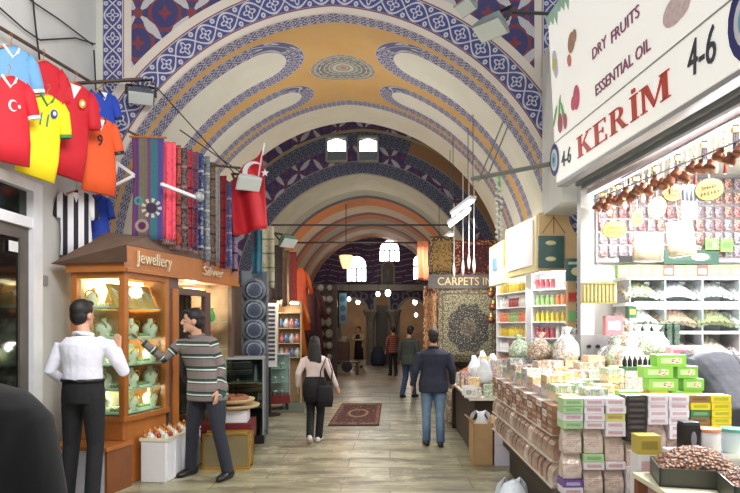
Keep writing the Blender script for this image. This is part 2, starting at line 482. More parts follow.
def vault(r0, r1, y0, y1, n=64):
    mb = MB(); A = [-1 + 2*i/n for i in range(n+1)]
    vs = [(q[0], y, q[1]) for y in (y0, y1) for r in (r0, r1) for q in [archp(r, a) for a in A]]
    N = n+1; fs = []
    for i in range(n):
        fs += [(i, 2*N+i, 2*N+i+1, i+1), (N+i, N+i+1, 3*N+i+1, 3*N+i), (i, i+1, N+i+1, N+i), (2*N+i, 3*N+i, 3*N+i+1, 2*N+i+1)]
    fs += [(0, N, 3*N, 2*N), (n, 2*N+n, 3*N+n, N+n)]
    return mb.add(vs, fs)
struct('ceiling', vault(2.88, 3.12, 7.64, 11.7), M_VAULT)
struct('ceiling_crossing', vault(4.55, 4.8, 11.7, 15.7), M_GREYPL)
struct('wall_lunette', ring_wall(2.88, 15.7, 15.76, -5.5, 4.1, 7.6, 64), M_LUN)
struct('ceiling_rear', vault(2.88, 3.12, 15.76, 27.0), M_REAR)
# cornices where the vault springs
for sgn, nm in ((-1, 'left'), (1, 'right')):
    xx = VC[0] + sgn*2.86
    struct('trim_cornice_' + nm, MB().bb(min(xx, xx-sgn*.08), max(xx, xx-sgn*.08), 7.66, 11.68, 2.50, 2.62), M_STONE)
    struct('trim_pier_' + nm, MB().bb(xx-.22 if sgn < 0 else xx-.05, xx+.05 if sgn < 0 else xx+.22, 11.7, 12.3, 0, 3.4), M_STONE)
# two clerestory windows above the crossing arch
M_DAY = mat('bright_daylight_pane', (1,1,1), .5, var=0, emis=((1,1,1), 5.0))
for i, (a, b) in enumerate(((327, 347), (358.5, 378))):
    x0, x1 = PX(a, 15.7), PX(b, 15.7); z0, z1 = PZ(162, 15.7), PZ(138, 15.7)
    w = link('window_%d' % (i+1), None); w['kind'] = 'structure'; w.location = ((x0+x1)/2, 15.66, z0)
    hw = (x1-x0)/2; hh = z1-z0
    fr = MB(); fr.bb(-hw-.03, -hw+.03, -.04, .04, 0, hh); fr.bb(hw-.02, hw+.02, -.04, .04, 0, hh); fr.bb(-hw, hw, -.04, .04, hh-.02, hh+.04); fr.bb(-hw, hw, -.06, .04, -.03, .03); fr.bb(-.012, .012, -.03, .03, 0.26, hh)
    part('window_frame', fr, M_STONE, w)
    part('window_pane', MB().prism([(-hw+.03, .26), (hw-.03, .26), (hw-.03, hh-.10+.08*i*0), (0, hh-.03), (-hw+.03, hh-.10)], -.02, 0.0), M_DAY, w)
    part('lower_pane', MB().bb(-hw+.03, hw-.03, -.02, 0.0, 0.03, .255), mat('shaded_pane', srgb(92,98,104), .3), w)

# end wall with three arched openings
YE = 27.0
ew = MB()
def archpts(xc, hw, z0, zs, n=10):
    return [(xc-hw, z0)] + [(xc - hw*math.cos(PI*i/n), zs + hw*math.sin(PI*i/n)) for i in range(n+1)] + [(xc+hw, z0)]
def wall_holes(mb, x0, x1, z0, z1, y0, y1, holes):
    bm = bmesh.new()
    # build as vertical strips between hole edges
    xs = sorted({x0, x1} | {xx for h in holes for xx, zz in h})
    for a, b in zip(xs, xs[1:]):
        if b - a < 1e-5: continue
        m = (a+b)/2; iv = []
        for h in holes:
            L = min(p[0] for p in h); R = max(p[0] for p in h)
            if L < m < R:
                def zt(q):
                    top = [p for p in h]
                    zz = [];
                    for p1, p2 in zip(top, top[1:]):
                        lo, hi = sorted((p1[0], p2[0]))
                        if hi - lo > 1e-7 and lo - 1e-7 <= q <= hi + 1e-7: zz.append(p1[1] + (p2[1]-p1[1])*(q-p1[0])/(p2[0]-p1[0]))
                    return max(zz)
                iv.append((h[0][1], zt(a+1e-6), zt(b-1e-6)))
        iv.sort(); cur = (z0, z0)
        for zb, ta, tb in iv + [(z1, None, None)]:
            if zb > max(cur) + 1e-5:
                vs = [(a,y0,cur[0]),(b,y0,cur[1]),(b,y0,zb),(a,y0,zb),(a,y1,cur[0]),(b,y1,cur[1]),(b,y1,zb),(a,y1,zb)]
                mb.add(vs, [(0,1,2,3),(4,7,6,5),(0,4,5,1),(3,2,6,7),(0,3,7,4),(1,5,6,2)])
            if ta is not None: cur = (ta, tb)
    bm.free(); return mb
k = YE/F
def ez(py): return PZ(py, YE)
def ex(px): return PX(px, YE)
wins = [(356.5, 9.5, 282, 256), (389.5, 9.7, 262, 240), (420, 6.5, 280, 255)]
holes = [archpts(ex(c), hw*k, ez(b), ez(tp) - hw*k) for c, hw, b, tp in wins]
doors = [(354, 15, 366, 297), (382, 8.5, 364, 292), (412, 15, 366, 297)]
holes += [archpts(ex(c), hw*k, 0.0, ez(tp) - hw*k) for c, hw, b, tp in doors]
struct('wall_end', wall_holes(ew, -5.5, 4.5, 0, 7, YE, YE+.35, holes), M_END)
for i, (c, hw, b, tp) in enumerate(wins):
    w = link('window_%d' % (i+3), None); w['kind'] = 'structure'; w.location = (ex(c), YE+.1, ez(b))
    A = archpts(0, hw*k, 0, ez(tp) - hw*k - ez(b))
    part('window_pane', MB().prism(A, .04, .07), M_DAY, w)
    fr = MB(); hh = ez(tp) - ez(b)
    fr.bb(-hw*k, hw*k, -.05, .04, hh*.52, hh*.52+.05); fr.bb(-.03, .03, -.05, .04, 0, hh*.52); fr.bb(-hw*k*.5-.02, -hw*k*.5+.02, -.05, .04, 0, hh*.52); fr.bb(hw*k*.5-.02, hw*k*.5+.02, -.05, .04, 0, hh*.52); fr.bb(-hw*k, hw*k, -.05, .04, 0, .04)
    part('window_frame', fr, M_STONE, w)
struct('trim_gallery', MB().bb(-5.4, 4.4, YE-.35, YE, ez(291), ez(285)), M_STONE)
A_ = archpts(ex(388), 7*k, ez(286), ez(268), 14); B_ = archpts(ex(388), 7*k-.07, ez(286), ez(268), 14); mb = MB(); n = len(A_)
mb.add([(p[0], YE-.07, p[1]) for p in A_] + [(p[0], YE-.07, p[1]) for p in B_] + [(p[0], YE+.02, p[1]) for p in A_] + [(p[0], YE+.02, p[1]) for p in B_], [f for j in range(n-1) for f in ((j, j+1, n+j+1, n+j), (j, 2*n+j, 2*n+j+1, j+1), (n+j, n+j+1, 3*n+j+1, 3*n+j))])
struct('trim_niche_arch', mb, M_STONE)
struct('trim_niche', MB().prism(B_, YE-.03, YE-.004), mat('niche_shadow_stone', srgb(96,92,90), .8, var=.3, scale=4))
for i, (c, hw, b, tp) in enumerate(doors):
    A = archpts(ex(c), hw*k, 0, ez(tp)-hw*k, 16); B = archpts(ex(c), hw*k-.12, 0, ez(tp)-hw*k, 16)
    mb = MB(); n = len(A)
    vs = [(p[0], YE-.08, p[1]) for p in A] + [(p[0], YE-.08, p[1]) for p in B] + [(p[0], YE+.1, p[1]) for p in A] + [(p[0], YE+.1, p[1]) for p in B]
    fs = []
    for j in range(n-1): fs += [(j, j+1, n+j+1, n+j), (2*n+j, 3*n+j, 3*n+j+1, 2*n+j+1), (j, 2*n+j, 2*n+j+1, j+1), (n+j, n+j+1, 3*n+j+1, 3*n+j)]
    struct('trim_arch_%d' % (i+1), mb.add(vs, fs), M_STONE)
for i, c in enumerate((371.0, 393.5)):
    cl = MB(); X = ex(c); cl.cyl((X, YE-.2, 0), (X, YE-.2, ez(322)), .14, .12); cl.box((X, YE-.2, .1), (.4,.36,.2))
    cl.lathe([(.14,ez(322)),(.2,ez(318)),(.34,ez(312)),(.34,ez(310))], (X, YE-.2, 0), 8)
    struct('trim_column_%d' % (i+1), cl, M_STONE)
struct('wall_beyond', MB().bb(-5.5, 4.5, 30.6, 30.8, 0, 4), mat('warm_far_wall', srgb(120,92,66), .8, var=.4, scale=1.5))
struct('ceiling_beyond', MB().bb(-5.5, 4.5, 27.4, 30.6, 3.8, 4), M_DARKW)
struct('door_2', MB().bb(ex(373), ex(392), YE+.25, YE+.32, 0, ez(305)), mat('grey_door', srgb(92,88,84), .6))

# left entrance door in the white wall
d = link('door_1', None); d['kind'] = 'structure'; d.location = (-3.6, 5.35, 0)
fr = MB()
fr.bb(-.02, .10, -.90, -.76, 0, 3.08); fr.bb(-.02, .10, .74, .90, 0, 3.08); fr.bb(-.02, .10, -.758, .738, 2.98, 3.079); fr.bb(-.02, .09, -.758, .738, 2.62, 2.72)
part('door_frame', fr, M_WPAINT, d)
part('door_leaf', MB().bb(0, .05, .60, .74, 0, 2.62).bb(0, .05, -.76, -.62, 0, 2.62).bb(0, .05, -.619, .599, 2.50, 2.619).bb(0, .05, -.619, .599, 0, .35), mat('taupe_frame', srgb(92,84,78), .5), d)
part('door_glass', MB().bb(.01, .03, -.62, .60, .35, 2.50), mat('dark_reflecting_glass', srgb(20,18,17), .08, var=.3, scale=2), d)
part('transom_glass', MB().bb(.01, .03, -.76, .74, 2.72, 2.98), mat('dark_green_glass', srgb(22,28,24), .1), d)
part('notice', MB().bb(.051, .056, .42, .56, 2.36, 2.46), M_WPAINT, d)
struct('wall_door_room', MB().bb(-4.6, -4.5, 4, 6.7, 0, 3.2), M_DARKW)
o = single('light_switch', MB().bb(-.6e-2, .014, -.04, .04, -.05, .05), M_GREYM, 'small square grey switch plate on the white wall beside the doorway', 'switch', (-3.592, W(40,280,6.4).y+.05, PZ(280,6.4)))
# ================================================================ LEFT SIDE
M_OAK = mat('orange_wood', srgb(172,104,46), .4, var=.18, scale=5)
M_OAKD = mat('brown_wood', srgb(128,74,38), .45, var=.2, scale=5)
GL = glass()
def lamp(kind, name, loc, power, color=(1,.95,.88), size=.3, rot=None, spot=None, sizey=None):
    L = bpy.data.lights.new(name, kind); L.energy = power; L.color = color
    if kind == 'AREA':
        L.size = size
        if sizey: L.shape = 'RECTANGLE'; L.size_y = sizey
    elif kind in ('POINT', 'SPOT'): L.shadow_soft_size = size
    if kind == 'SPOT': L.spot_size = spot or 2.0; L.spot_blend = .6
    o = bpy.data.objects.new(name, L); COL.objects.link(o); o.location = loc
    if rot is not None: o.rotation_euler = Vector(rot).to_track_quat('-Z', 'Y').to_euler()
    return o

# ---- jewellery kiosk (front corner at JA, street face runs to JB)
JA = Vector((-2.74, 6.4, 0)); JB = Vector((-2.2, 8.9, 0))
jd = (JB - JA).normalized(); jn = Vector((jd.y, -jd.x, 0))          # jn points into the street
jr = math.atan2(jd.y, jd.x)
kio = thing('jewellery_kiosk', 'orange wood and glass jewellery kiosk with brown hipped roof on the left', 'kiosk', JA, jr)
# local frame: x along the street face, y into the shop (left), z up
L_ = (JB - JA).length
def K(x, y, z): return JA + jd*x + Vector((-jd.y, jd.x, 0))*y + Vector((0,0,z))
base = MB(); base.bb(.07, .80, .02, .62, 0.0, .68).bb(0, .07, .02, .62, .47, .68)
part('base', base, M_OAK, kio, bevel=.008)
fr = MB()
for px_, py_ in ((.03,.03),(.03,.60),(.78,.03)): fr.bb(px_-.035, px_+.035, py_-.035, py_+.035, .68, 2.24)
fr.bb(0, .80, 0, .06, 2.16, 2.24); fr.bb(0, .06, 0, .64, 2.16, 2.24); fr.bb(0, .82, -.01, .05, .66, .72); fr.bb(-.01, .05, 0, .64, .66, .72)
part('frame', fr, M_OAK, kio, bevel=.006)
part('glass_pane', MB().bb(.015, .025, .06, .57, .72, 2.16), GL, kio)
part('glass_pane', MB().bb(.06, .75, .015, .025, .72, 2.16), GL, kio)
part('back_panel', MB().bb(.05, .80, .62, .66, .10, 2.24), mat('cream_panel', srgb(225,210,170), .6), kio)
shz = [.74, .99, 1.25, 1.53, 1.86]
for z in shz: part('glass_shelf', MB().bb(.04, .76, .05, .60, z-.012, z), mat('shelf_glass', srgb(170,200,180), .1, var=.02), kio)
part('lamp_strip', MB().bb(.10, .74, .28, .34, 2.12, 2.155), mat('warm_lamp', (1,.85,.55), .5, var=0, emis=((1,.82,.5), 9)), kio)
part('step', MB().bb(-.36, .07, -.06, .64, .43, .47), M_OAK, kio, bevel=.006)
part('step_side', MB().bb(-.34, .05, -.05, -.02, 0, .43), M_OAKD, kio)
part('step_front', MB().bb(-.34, -.31, -.02, .63, 0, .43), mat('pale_lilac_panel', srgb(206,204,216), .5), kio)
# fascia board and roof
part('fascia_board', MB().bb(-.02, L_, -.03, .02, 2.22, 2.50).bb(-.02, L_, -.05, -.03, 2.22, 2.26), M_OAK, kio, bevel=.005)
part('fascia_end', MB().bb(-.05, -.02, -.03, .66, 2.22, 2.32), M_OAK, kio)
rf = MB(); rf.add([(-.10,-.10,2.31),(-.10,.80,2.31),(L_,.80,2.31),(L_,-.02,2.50),(.50,.05,2.66),(.50,.60,2.72),(L_,.60,2.72),(-.02,-.04,2.50)], [(0,1,5,4,7),(1,2,6,5),(4,5,6,3),(0,1,2,3,7),(2,3,6),(3,4,7)])
part('roof', rf, mat('dusty_brown_cloth', srgb(112,88,72), .9, var=.2, scale=4), kio)
M_LET = mat('silver_lettering', srgb(222,206,176), .3, .5, var=0)
for txt, xc, w, s in (('Jewellery', .47, .66, .19), ('Silver', 1.78, .52, .17)):
    mb = MB(); text_mb(mb, txt, s, face_M((xc, -.045, 2.385 if xc < 1 else 2.36), (1,0,0), (0,0,1)), .012, width=w)
    part('lettering', mb, M_LET, kio)
# doorway, dark curtain and second show window
dk = MB(); dk.bb(.82, 1.02, .0, .06, .0, 2.22); dk.bb(1.66, 1.80, .0, .06, 0, 2.10); dk.bb(2.40, 2.48, 0, .06, 0, 2.22); dk.bb(1.80, 2.42, 0, .06, .56, .64); dk.bb(1.0, 1.68, 0, .06, 2.04, 2.12)
part('door_posts', dk, mat('plum_brown_wood', srgb(96,72,66), .4), kio)
part('pier_panel', MB().bb(.82, .86, .05, .8, 0, 2.22).bb(.88, 1.0, -.02, .0, .4, 2.1), M_OAK, kio)
part('glass_pane', MB().bb(1.80, 2.42, .02, .03, .64, 2.2), GL, kio)
part('glass_pane', MB().bb(1.02, 1.66, .02, .03, .30, 2.04), GL, kio)
part('lower_panel', MB().bb(1.80, 2.42, .03, .05, 0, .56), M_OAKD, kio)
part('interior_wall', MB().bb(.84, L_, .98, 1.02, 0, 2.3).bb(L_-.03, L_, .05, 1.0, 0, 2.3).bb(.84, L_, .05, 1.0, 2.24, 2.28), mat('shop_interior', srgb(150,118,98), .7, var=.35, scale=6), kio)
def curt(u, v): return Vector((1.30 + .30*u - .10*v*(u-.3), .16 + .025*math.sin(u*22), 2.06 - 1.5*v))
part('curtain', MB().sheet(curt, 24, 6, .01), mat('black_curtain', srgb(26,22,24), .9), kio)
for z in (1.0, 1.35, 1.72):
    part('glass_shelf', MB().bb(1.82, 2.40, .06, .8, z-.015, z), mat('shelf_glass', srgb(170,200,180)), kio)
part('interior_lamp', MB().bb(1.02, 1.22, .35, .42, 1.96, 2.10), mat('amber_lamp', (1,.8,.4), .5, var=0, emis=((1,.72,.3), 5)), kio)
part('interior_lamp', MB().bb(1.9, 2.36, .4, .46, 2.14, 2.18), mat('amber_lamp', (1,.8,.4)), kio)
def kl(x, y, z, p, c=(1,.86,.6)): 
    v = K(x, y, z); lamp('POINT', 'kiosk_lamp_light', v, p, c, .06)
kl(.40, .31, 2.04, 24); kl(.40, .31, 1.42, 9, (1,.96,.86)); kl(.40, .31, .92, 7, (1,.96,.86)); kl(1.15, .45, 1.85, 18, (1,.8,.5)); kl(2.1, .45, 2.05, 26); kl(2.1, .45, 1.2, 8)

# ---- jewellery on the shelves: necklace boards, busts, ring trays
M_IV = mat('ivory_velvet', srgb(232,226,198), .7, var=.06); M_GOLD = mat('gold', srgb(212,160,60), .3, .8, var=.1); M_GREENJ = mat('green_beads', srgb(110,150,90), .4, var=.5, scale=40)
def bust():
    t = thing('necklace_bust', 'x', 'display bust')
    b = MB(); b.lathe([(.055,0),(.06,.01),(.075,.06),(.085,.11),(.06,.15),(.03,.17),(.028,.21),(.02,.215)], n=14)
    part('bust', b, M_IV, t, smooth=True)
    n = MB(); n.loft([(.07*math.sin(a), -.055-.02*math.cos(a), .13+.055*math.cos(a)) for a in [2*PI*i/14 for i in range(15)]], .007, 6); n.ell((0,-.085,.06),(.014,.01,.018))
    part('necklace', n, M_GOLD, t); return t
def board():
    t = thing('necklace_board', 'x', 'necklace display')
    part('board', MB().add([(-.10,-.03,0),(.10,-.03,0),(.10,.09,.25),(-.10,.09,.25),(-.10,-.01,0),(.10,-.01,0),(.10,.11,.25),(-.10,.11,.25)], [(0,1,2,3),(4,7,6,5),(0,4,5,1),(1,5,6,2),(2,6,7,3),(3,7,4,0)]), mat('warm_velvet', srgb(226,180,96), .6, var=.2), t)
    n = MB()
    for k in range(3): n.loft([(-.07+.14*u, -.04+.12*(.8-.5*math.sin(PI*u))-.002*k, .25*(.8-(.2+.15*k)*math.sin(PI*u))) for u in [i/10 for i in range(11)]], .006, 5)
    part('necklace', n, M_IV, t); return t
def rtray(m):
    t = thing('jewellery_tray', 'x', 'jewellery tray')
    part('tray', MB().bb(-.11,.11,-.07,.07,0,.02), M_IV, t)
    g = MB()
    for i in range(5):
        for j in range(3): g.ell((-.085+.042*i, -.045+.045*j, .032), (.016,.014,.018), 6, 4)
    part('pieces', g, m, t); return t
pb, pd, pt, pg = Proto(bust()), Proto(board()), Proto(rtray(M_IV)), Proto(rtray(M_GREENJ))
zl = {.74:'bottom shelf', .99:'second lowest shelf', 1.25:'third lowest shelf', 1.53:'fourth shelf up', 1.86:'top lit shelf'}
side = ['nearest the corner post', 'second from corner', 'third from corner', 'fourth from corner']
for z in shz:
    for i in range(4):
        x, y = .15 + .18*i, .16
        if z == 1.86: p, nm = (pd, 'gold velvet necklace board')
        elif i % 2: p, nm = (pb, 'ivory necklace bust')
        else: p, nm = (pg, 'tray of greenish jewellery')
        p.at(K(x, y, z), jr, '%s, kiosk %s, street side, %s' % (nm, zl[z], side[i]), 'jewellery in the kiosk window')
    for i in range(3):
        x, y = .22, .30 + .11*i
        p, nm = ((pd, 'gold velvet necklace board'), (pt, 'tray of cream jewellery'), (pb, 'ivory necklace bust'))[(i + (z != 1.86)) % 3]
        p.at(K(x, y, z), jr - PI/2, '%s, kiosk %s, front pane, %s' % (nm, zl[z], ('nearest the street','in the middle','nearest the wall')[i]), 'jewellery in the kiosk window')
cols3 = [mat('pink_bag', srgb(214,120,140), .5), mat('green_bag', srgb(90,160,90), .5), mat('red_bag', srgb(190,50,40), .5), M_GOLD]
nms = ['pink', 'green', 'red', 'gold']
def pot(m):
    mb = MB(); mb.lathe([(.04,0),(.065,.03),(.07,.09),(.05,.14),(.03,.16),(.045,.19),(.04,.19)], n=12); return mb.mesh('souvenir_jar', m, True)
pm = [pot(m) for m in cols3]
for j, z in enumerate((.64, 1.0, 1.35, 1.72)):
    for i in range(3):
        q = (i + j) % 4
        tag(link('souvenir_jar', pm[q], None, K(1.92+.18*i, .26, z), 0), '%s souvenir jar, %s shelf of the curtain side show window, %s' % (nms[q], ORD[j]+' lowest', ('left','middle','right')[i]), 'jar', 'souvenir jars in the far show window')

# ---- white block box with perfume-bottle tray in front of the kiosk
wb = thing('display_block', 'white ribbed display block on the floor beside the kiosk step', 'display stand', (-2.47, 7.02, 0), -.10)
t = T('white_ribbed', .6); x, y, z = t.xyz(); t.color(srgb(236,234,236)); t.bump(((z*14).fr()*(y*3).fr()), .6, .03)
part('block', MB().bb(-.13, .15, -.46, .48, 0, .44), t.mat, wb, bevel=.01)
for j in range(5): part('rib', MB().bb(.15, .162, -.44+.19*j, -.31+.19*j, .02, .42), M_WPAINT, wb)
part('top_tray', MB().bb(-.14, .165, -.47, .49, .44, .47), mat('cream_tray', srgb(224,220,190), .6), wb)
pf = [mat('amber_bottle', srgb(190,110,50), .25), mat('clear_bottle', srgb(210,220,215), .15), mat('ruby_bottle', srgb(160,40,60), .25), mat('white_bottle', srgb(230,230,220), .4)]
fb = []
for m in pf:
    t0 = thing('perfume_bottle', 'x', 'bottle'); part('bottle', MB().lathe([(.022,0),(.026,.01),(.026,.05),(.01,.06),(.009,.075)], n=8), m, t0, smooth=True); part('cap', MB().lathe([(.011,.075),(.013,.085),(.006,.11)], n=8), M_GOLD, t0); fb.append(Proto(t0))
nn = ['amber', 'clear', 'ruby', 'white']
for i in range(4):
    for j in range(8):
        q = (i*3 + j) % 4
        fb[q].at((-2.61+.075*i+.012*j, 6.60+.11*j, .47), rnd(0,3), '%s perfume bottle, white block tray, %s row from street, %s from near end' % (nn[q], ORD[3-i], ORD[j]), 'perfume bottles on the white block', scale=(.9,.9,.72))

# ---- T-shirts hanging from the wall rods
def shirt(name, loc, rz, m_body, label, collar=None, roll=0, sc=1.0, number=None, emblem=None, stripes=None, crescent=False, number_m=None, front=None, shorts=None):
    t = thing(name, label, 'shirt', loc, rz, 'football shirts on the wall rods'); t.rotation_euler = (0, roll, rz); t.scale = (sc*.74, sc, sc*1.06)
    b = MB()     # local origin = neck, front faces -y
    Z = [-.80,-.60,-.40,-.22,-.10,-.04,-.005]; RX = [.255,.25,.245,.245,.245,.19,.085]; RY = [.05,.045,.05,.055,.05,.045,.04]
    b.loft([(0.012*math.sin(i*1.7), 0.01*math.cos(i*2.1), z) for i, z in enumerate(Z)], list(zip(RX, RY)), 20)
    body = part('body', b, m_body, t, smooth=True)
    for s in (-1, 1):
        sl = MB(); sl.loft([(s*.17,0,-.06),(s*.235,0,-.12),(s*.29,-.01,-.28),(s*.30,-.01,-.33)], [(.08,.04),(.085,.045),(.08,.04),(.075,.035)], 12, side=(0.6,0,s*.6))
        part('sleeve', sl, stripes or m_body, t, smooth=True)
        if collar: part('cuff', MB().loft([(s*.297,-.01,-.315),(s*.304,-.01,-.345)], [(.084,.042)]*2, 12, side=(.6,0,s*.6)), collar, t)
    if collar:
        pts = [(-.085,-.02,0.0),(-.06,-.05,-.04),(0,-.06,-.10),(.06,-.05,-.04),(.085,-.02,0.0),(.05,.035,.015),(-.05,.035,.015)]
        part('collar', MB().loft(pts + [pts[0]], .016, 6), collar, t)
    hg = MB(); hg.bar((-.16,0,-.035),(0,0,.02),.03,.02); hg.bar((.16,0,-.035),(0,0,.02),.03,.02); hg.loft([(0,0,.02),(0,0,.07),(.02,0,.10),(.0,0,.13),(-.02,0,.11)], .005, 5)
    part('hanger', hg, mat('hanger_wood', srgb(170,110,60), .5), t)
    FM = lambda xx, zz: face_M((xx, -.062, zz), (1,0,0), (0,0,1))
    if number:
        mb = MB(); text_mb(mb, number, .17, FM(-.01,-.25), .008); part('number', mb, number_m or M_BLACK, t)
    if emblem:
        mb = MB(); mb.lathe([(.045,0),(.04,.012),(.001,.014)], n=12, M=FM(.10,-.16)); em = part('emblem', mb, emblem, t)
        part('emblem_centre', MB().lathe([(.026,0),(.02,.018),(.001,.02)], n=10, M=FM(.10,-.16)), M_WPAINT, em)
    if crescent:
        mb = MB(); A = [math.radians(40 + 280*i/18) for i in range(19)]
        P = [(.055*math.cos(a), .055*math.sin(a)) for a in A] + [(.014+.043*math.cos(a), .043*math.sin(a)) for a in A[::-1]]
        n = len(P)//2
        M = FM(.03,-.27); vs = [(p[0],p[1],0) for p in P]; mb.add(vs, [(i, i+1, 2*n-2-i, 2*n-1-i) for i in range(n-1)], 0, M); mb.lathe([(.02,0),(.001,.004)], (.075,0,0), 5, 0, M)
        part('crescent', mb, M_WPAINT, t)
    if front: part('neck_panel', MB().prism([(-.06,-.02),(0,-.14),(.06,-.02)], -.066, -.05), front, t)
    if shorts: part('lower_trim', MB().loft([(0,0,-.80),(0,0,-.74)], [(.259,.054),(.256,.052)], 20), shorts, t)
    return t
R4 = math.radians(44)
c_red = mat('red_cloth', srgb(196,24,40), .75, var=.1, scale=5); c_sky = mat('sky_cloth', srgb(112,164,206), .75, var=.06); c_yel = mat('yellow_cloth', srgb(240,214,20), .75, var=.06); c_org = mat('orange_cloth', srgb(236,92,40), .75, var=.06); c_blu = mat('royal_blue_cloth', srgb(34,70,178), .75, var=.1); c_grn = mat('green_trim', srgb(40,130,70), .7); c_navy = mat('navy_trim', srgb(28,32,64), .7)
t = T('black_white_stripes', .75); x, y, z = t.xyz(); t.color(t.mix((x*6.0 + .25).fr() < .45, srgb(232,232,234), srgb(30,32,44))); M_STR = t.mat
def sw(px, py, Y): return W(px, py, Y)
shirt('football_shirt', sw(11,76-28,5.62), R4, c_sky, 'sky blue V-neck football shirt with white collar, furthest left', M_WPAINT, sc=.98)
shirt('football_shirt', sw(9,78,5.35), R4, c_red, 'red football shirt with white round collar and a crescent on the chest', M_WPAINT, sc=.86, crescent=True)
shirt('football_shirt', sw(43,63,5.95), R4, c_red, 'plain red football shirt hanging behind the yellow one', None, sc=1.0, roll=.03)
shirt('football_shirt', sw(47,97,5.75), R4, c_yel, 'yellow football shirt with green collar and round crest', c_grn, roll=.13, number='11', number_m=mat('teal_print', srgb(30,120,110)), emblem=c_blu, sc=.9)
shirt('football_shirt', sw(74,85,6.15), R4, c_red, 'red football shirt with white neck panel and crest between the yellow and orange ones', None, roll=.13, emblem=M_GOLD, front=M_WPAINT, sc=1.08)
shirt('football_shirt', sw(103,92,6.95), R4, c_blu, 'royal blue football shirt with white front behind the orange one', c_navy, front=M_WPAINT, sc=.75)
shirt('football_shirt', sw(99,119,6.6), R4, c_org, 'orange football shirt with black cuffs and a black number', M_BLACK, number='9', front=M_WPAINT, sc=.93)
shirt('football_shirt', sw(76,192,6.75), math.radians(30), M_STR, 'black and white striped football shirt hanging low on the white wall', None, stripes=M_STR, front=M_WPAINT, sc=.83)
shirt('football_shirt', sw(97,196,7.15), math.radians(30), c_blu, 'dark blue football shirt hanging behind the striped one', c_navy, sc=.70, shorts=M_WPAINT)
M_ROD = mat('brown_rod', srgb(84,66,56), .5, .3)
single('hanging_rod', MB().cyl(sw(-6,24,5.45), sw(89,81,7.0), .018, n=8), M_ROD, 'upper brown rod carrying the shirts along the white wall', 'rod')
single('hanging_rod', MB().cyl(sw(-6,152,5.3), sw(68,177,6.7), .015, n=8), M_ROD, 'lower brown rod behind the red and yellow shirts', 'rod')
single('hanging_rod', MB().cyl(sw(52,85,7.0), sw(142,79,7.35), .02, n=8), M_ROD, 'short level rod reaching out to the floodlight', 'rod')
wr = MB()
for pts in ([(0,8,5.8),(25,30,6.3),(40,40,6.6),(75,38,7.1),(95,44,7.5)], [(30,0,6.4),(60,20,6.9),(93,45,7.5)], [(33,0,6.5),(36,30,6.6),(40,62,6.6)], [(94,50,7.5),(96,90,7.5),(110,80,7.5)]): wr.loft([W(p[0], p[1], min(p[2], 3.55*620/(390-p[0]), 7.55)) for p in pts], .009, 5)
single('wall_wires', wr, M_BLACK, 'tangle of thin black wires stretched over the upper left wall', 'wires')

# ---- row of scarves and textiles
M_ST1 = None
t = T('striped_panel_cloth', .85); x, y, z = t.xyz()
c = t.ramp(((x + .17)/.34), [(0,srgb(120,50,100)),(.10,srgb(84,48,120)),(.2,srgb(120,112,90)),(.36,srgb(112,108,84)),(.48,srgb(110,60,110)),(.58,srgb(44,112,120)),(.76,srgb(54,110,130)),(.80,srgb(76,64,140)),(.93,srgb(90,70,140))], True)
lo = (hyp(x - .04, z + .78) - .085).abs()
ang = (z + .78).at2(x - .04)
c = t.mix((hyp(x-.04, z+.78) < .055), c, srgb(50,36,60))
c = t.mix((hyp(x-.04, z+.78) < .11)*(hyp(x-.04, z+.78) > .065)*((ang*9).cos() > 0), c, srgb(220,200,180))
c = t.mix((hyp(x+.06, z+.98) < .075)*(hyp(x+.06, z+.98) > .045), c, srgb(170,150,140)); c = t.mix(hyp(x+.06, z+.98) < .04, c, srgb(90,30,80))
c = t.mix((hyp(x+.10, z+.70) < .05)*(hyp(x+.10, z+.70) > .025), c, srgb(60,150,150))
t.color(t.mix(t.noise(60, 2)*.5, c, srgb(60,50,60))); M_PAN = t.mat
def cloth_mb(w, h, amp=.02, n=5, ph=0.0):
    return MB().sheet(lambda u, v: Vector((w*(u-.5)*(1-.06*math.sin(v*3+ph)), amp*math.sin(u*n*2*PI/2+ph)*(.4+.6*v) + .015*math.sin(v*5+ph), -h*v + .012*math.sin(u*7+ph)*v)), 14, 12, .008)
def cloth_mat(name, a, b, c3, sc=16, stripe=True):
    t = T(name, .85); x, y, z = t.xyz()
    n = t.voro(sc*1.6, t.vec(x*1.0, z*1.0), 'Distance')
    c = t.mix((n > .5)*.6, a, b)
    c = t.mix((t.noise(sc*.9, 3) > .60)*.55, c, c3)
    if stripe: c = t.mix((z*4.2).fr() < .12, c, c3)
    t.color(c); return t.mat
S = srgb
M_FRINGE = mat('fringe', S(150,120,120), .9)
pn = thing('striped_wall_hanging', 'large striped purple and teal embroidered wall hanging, nearest of the textile row', 'wall hanging', W(148,138,6.9), math.radians(6), 'textiles hanging above the kiosk')
part('cloth', cloth_mb(.345, 1.13, .006, 3), M_PAN, pn, smooth=True); part('hanging_bar', MB().cyl((-.2,0,.01),(.2,0,.01), .012, n=8), M_OAK, pn)
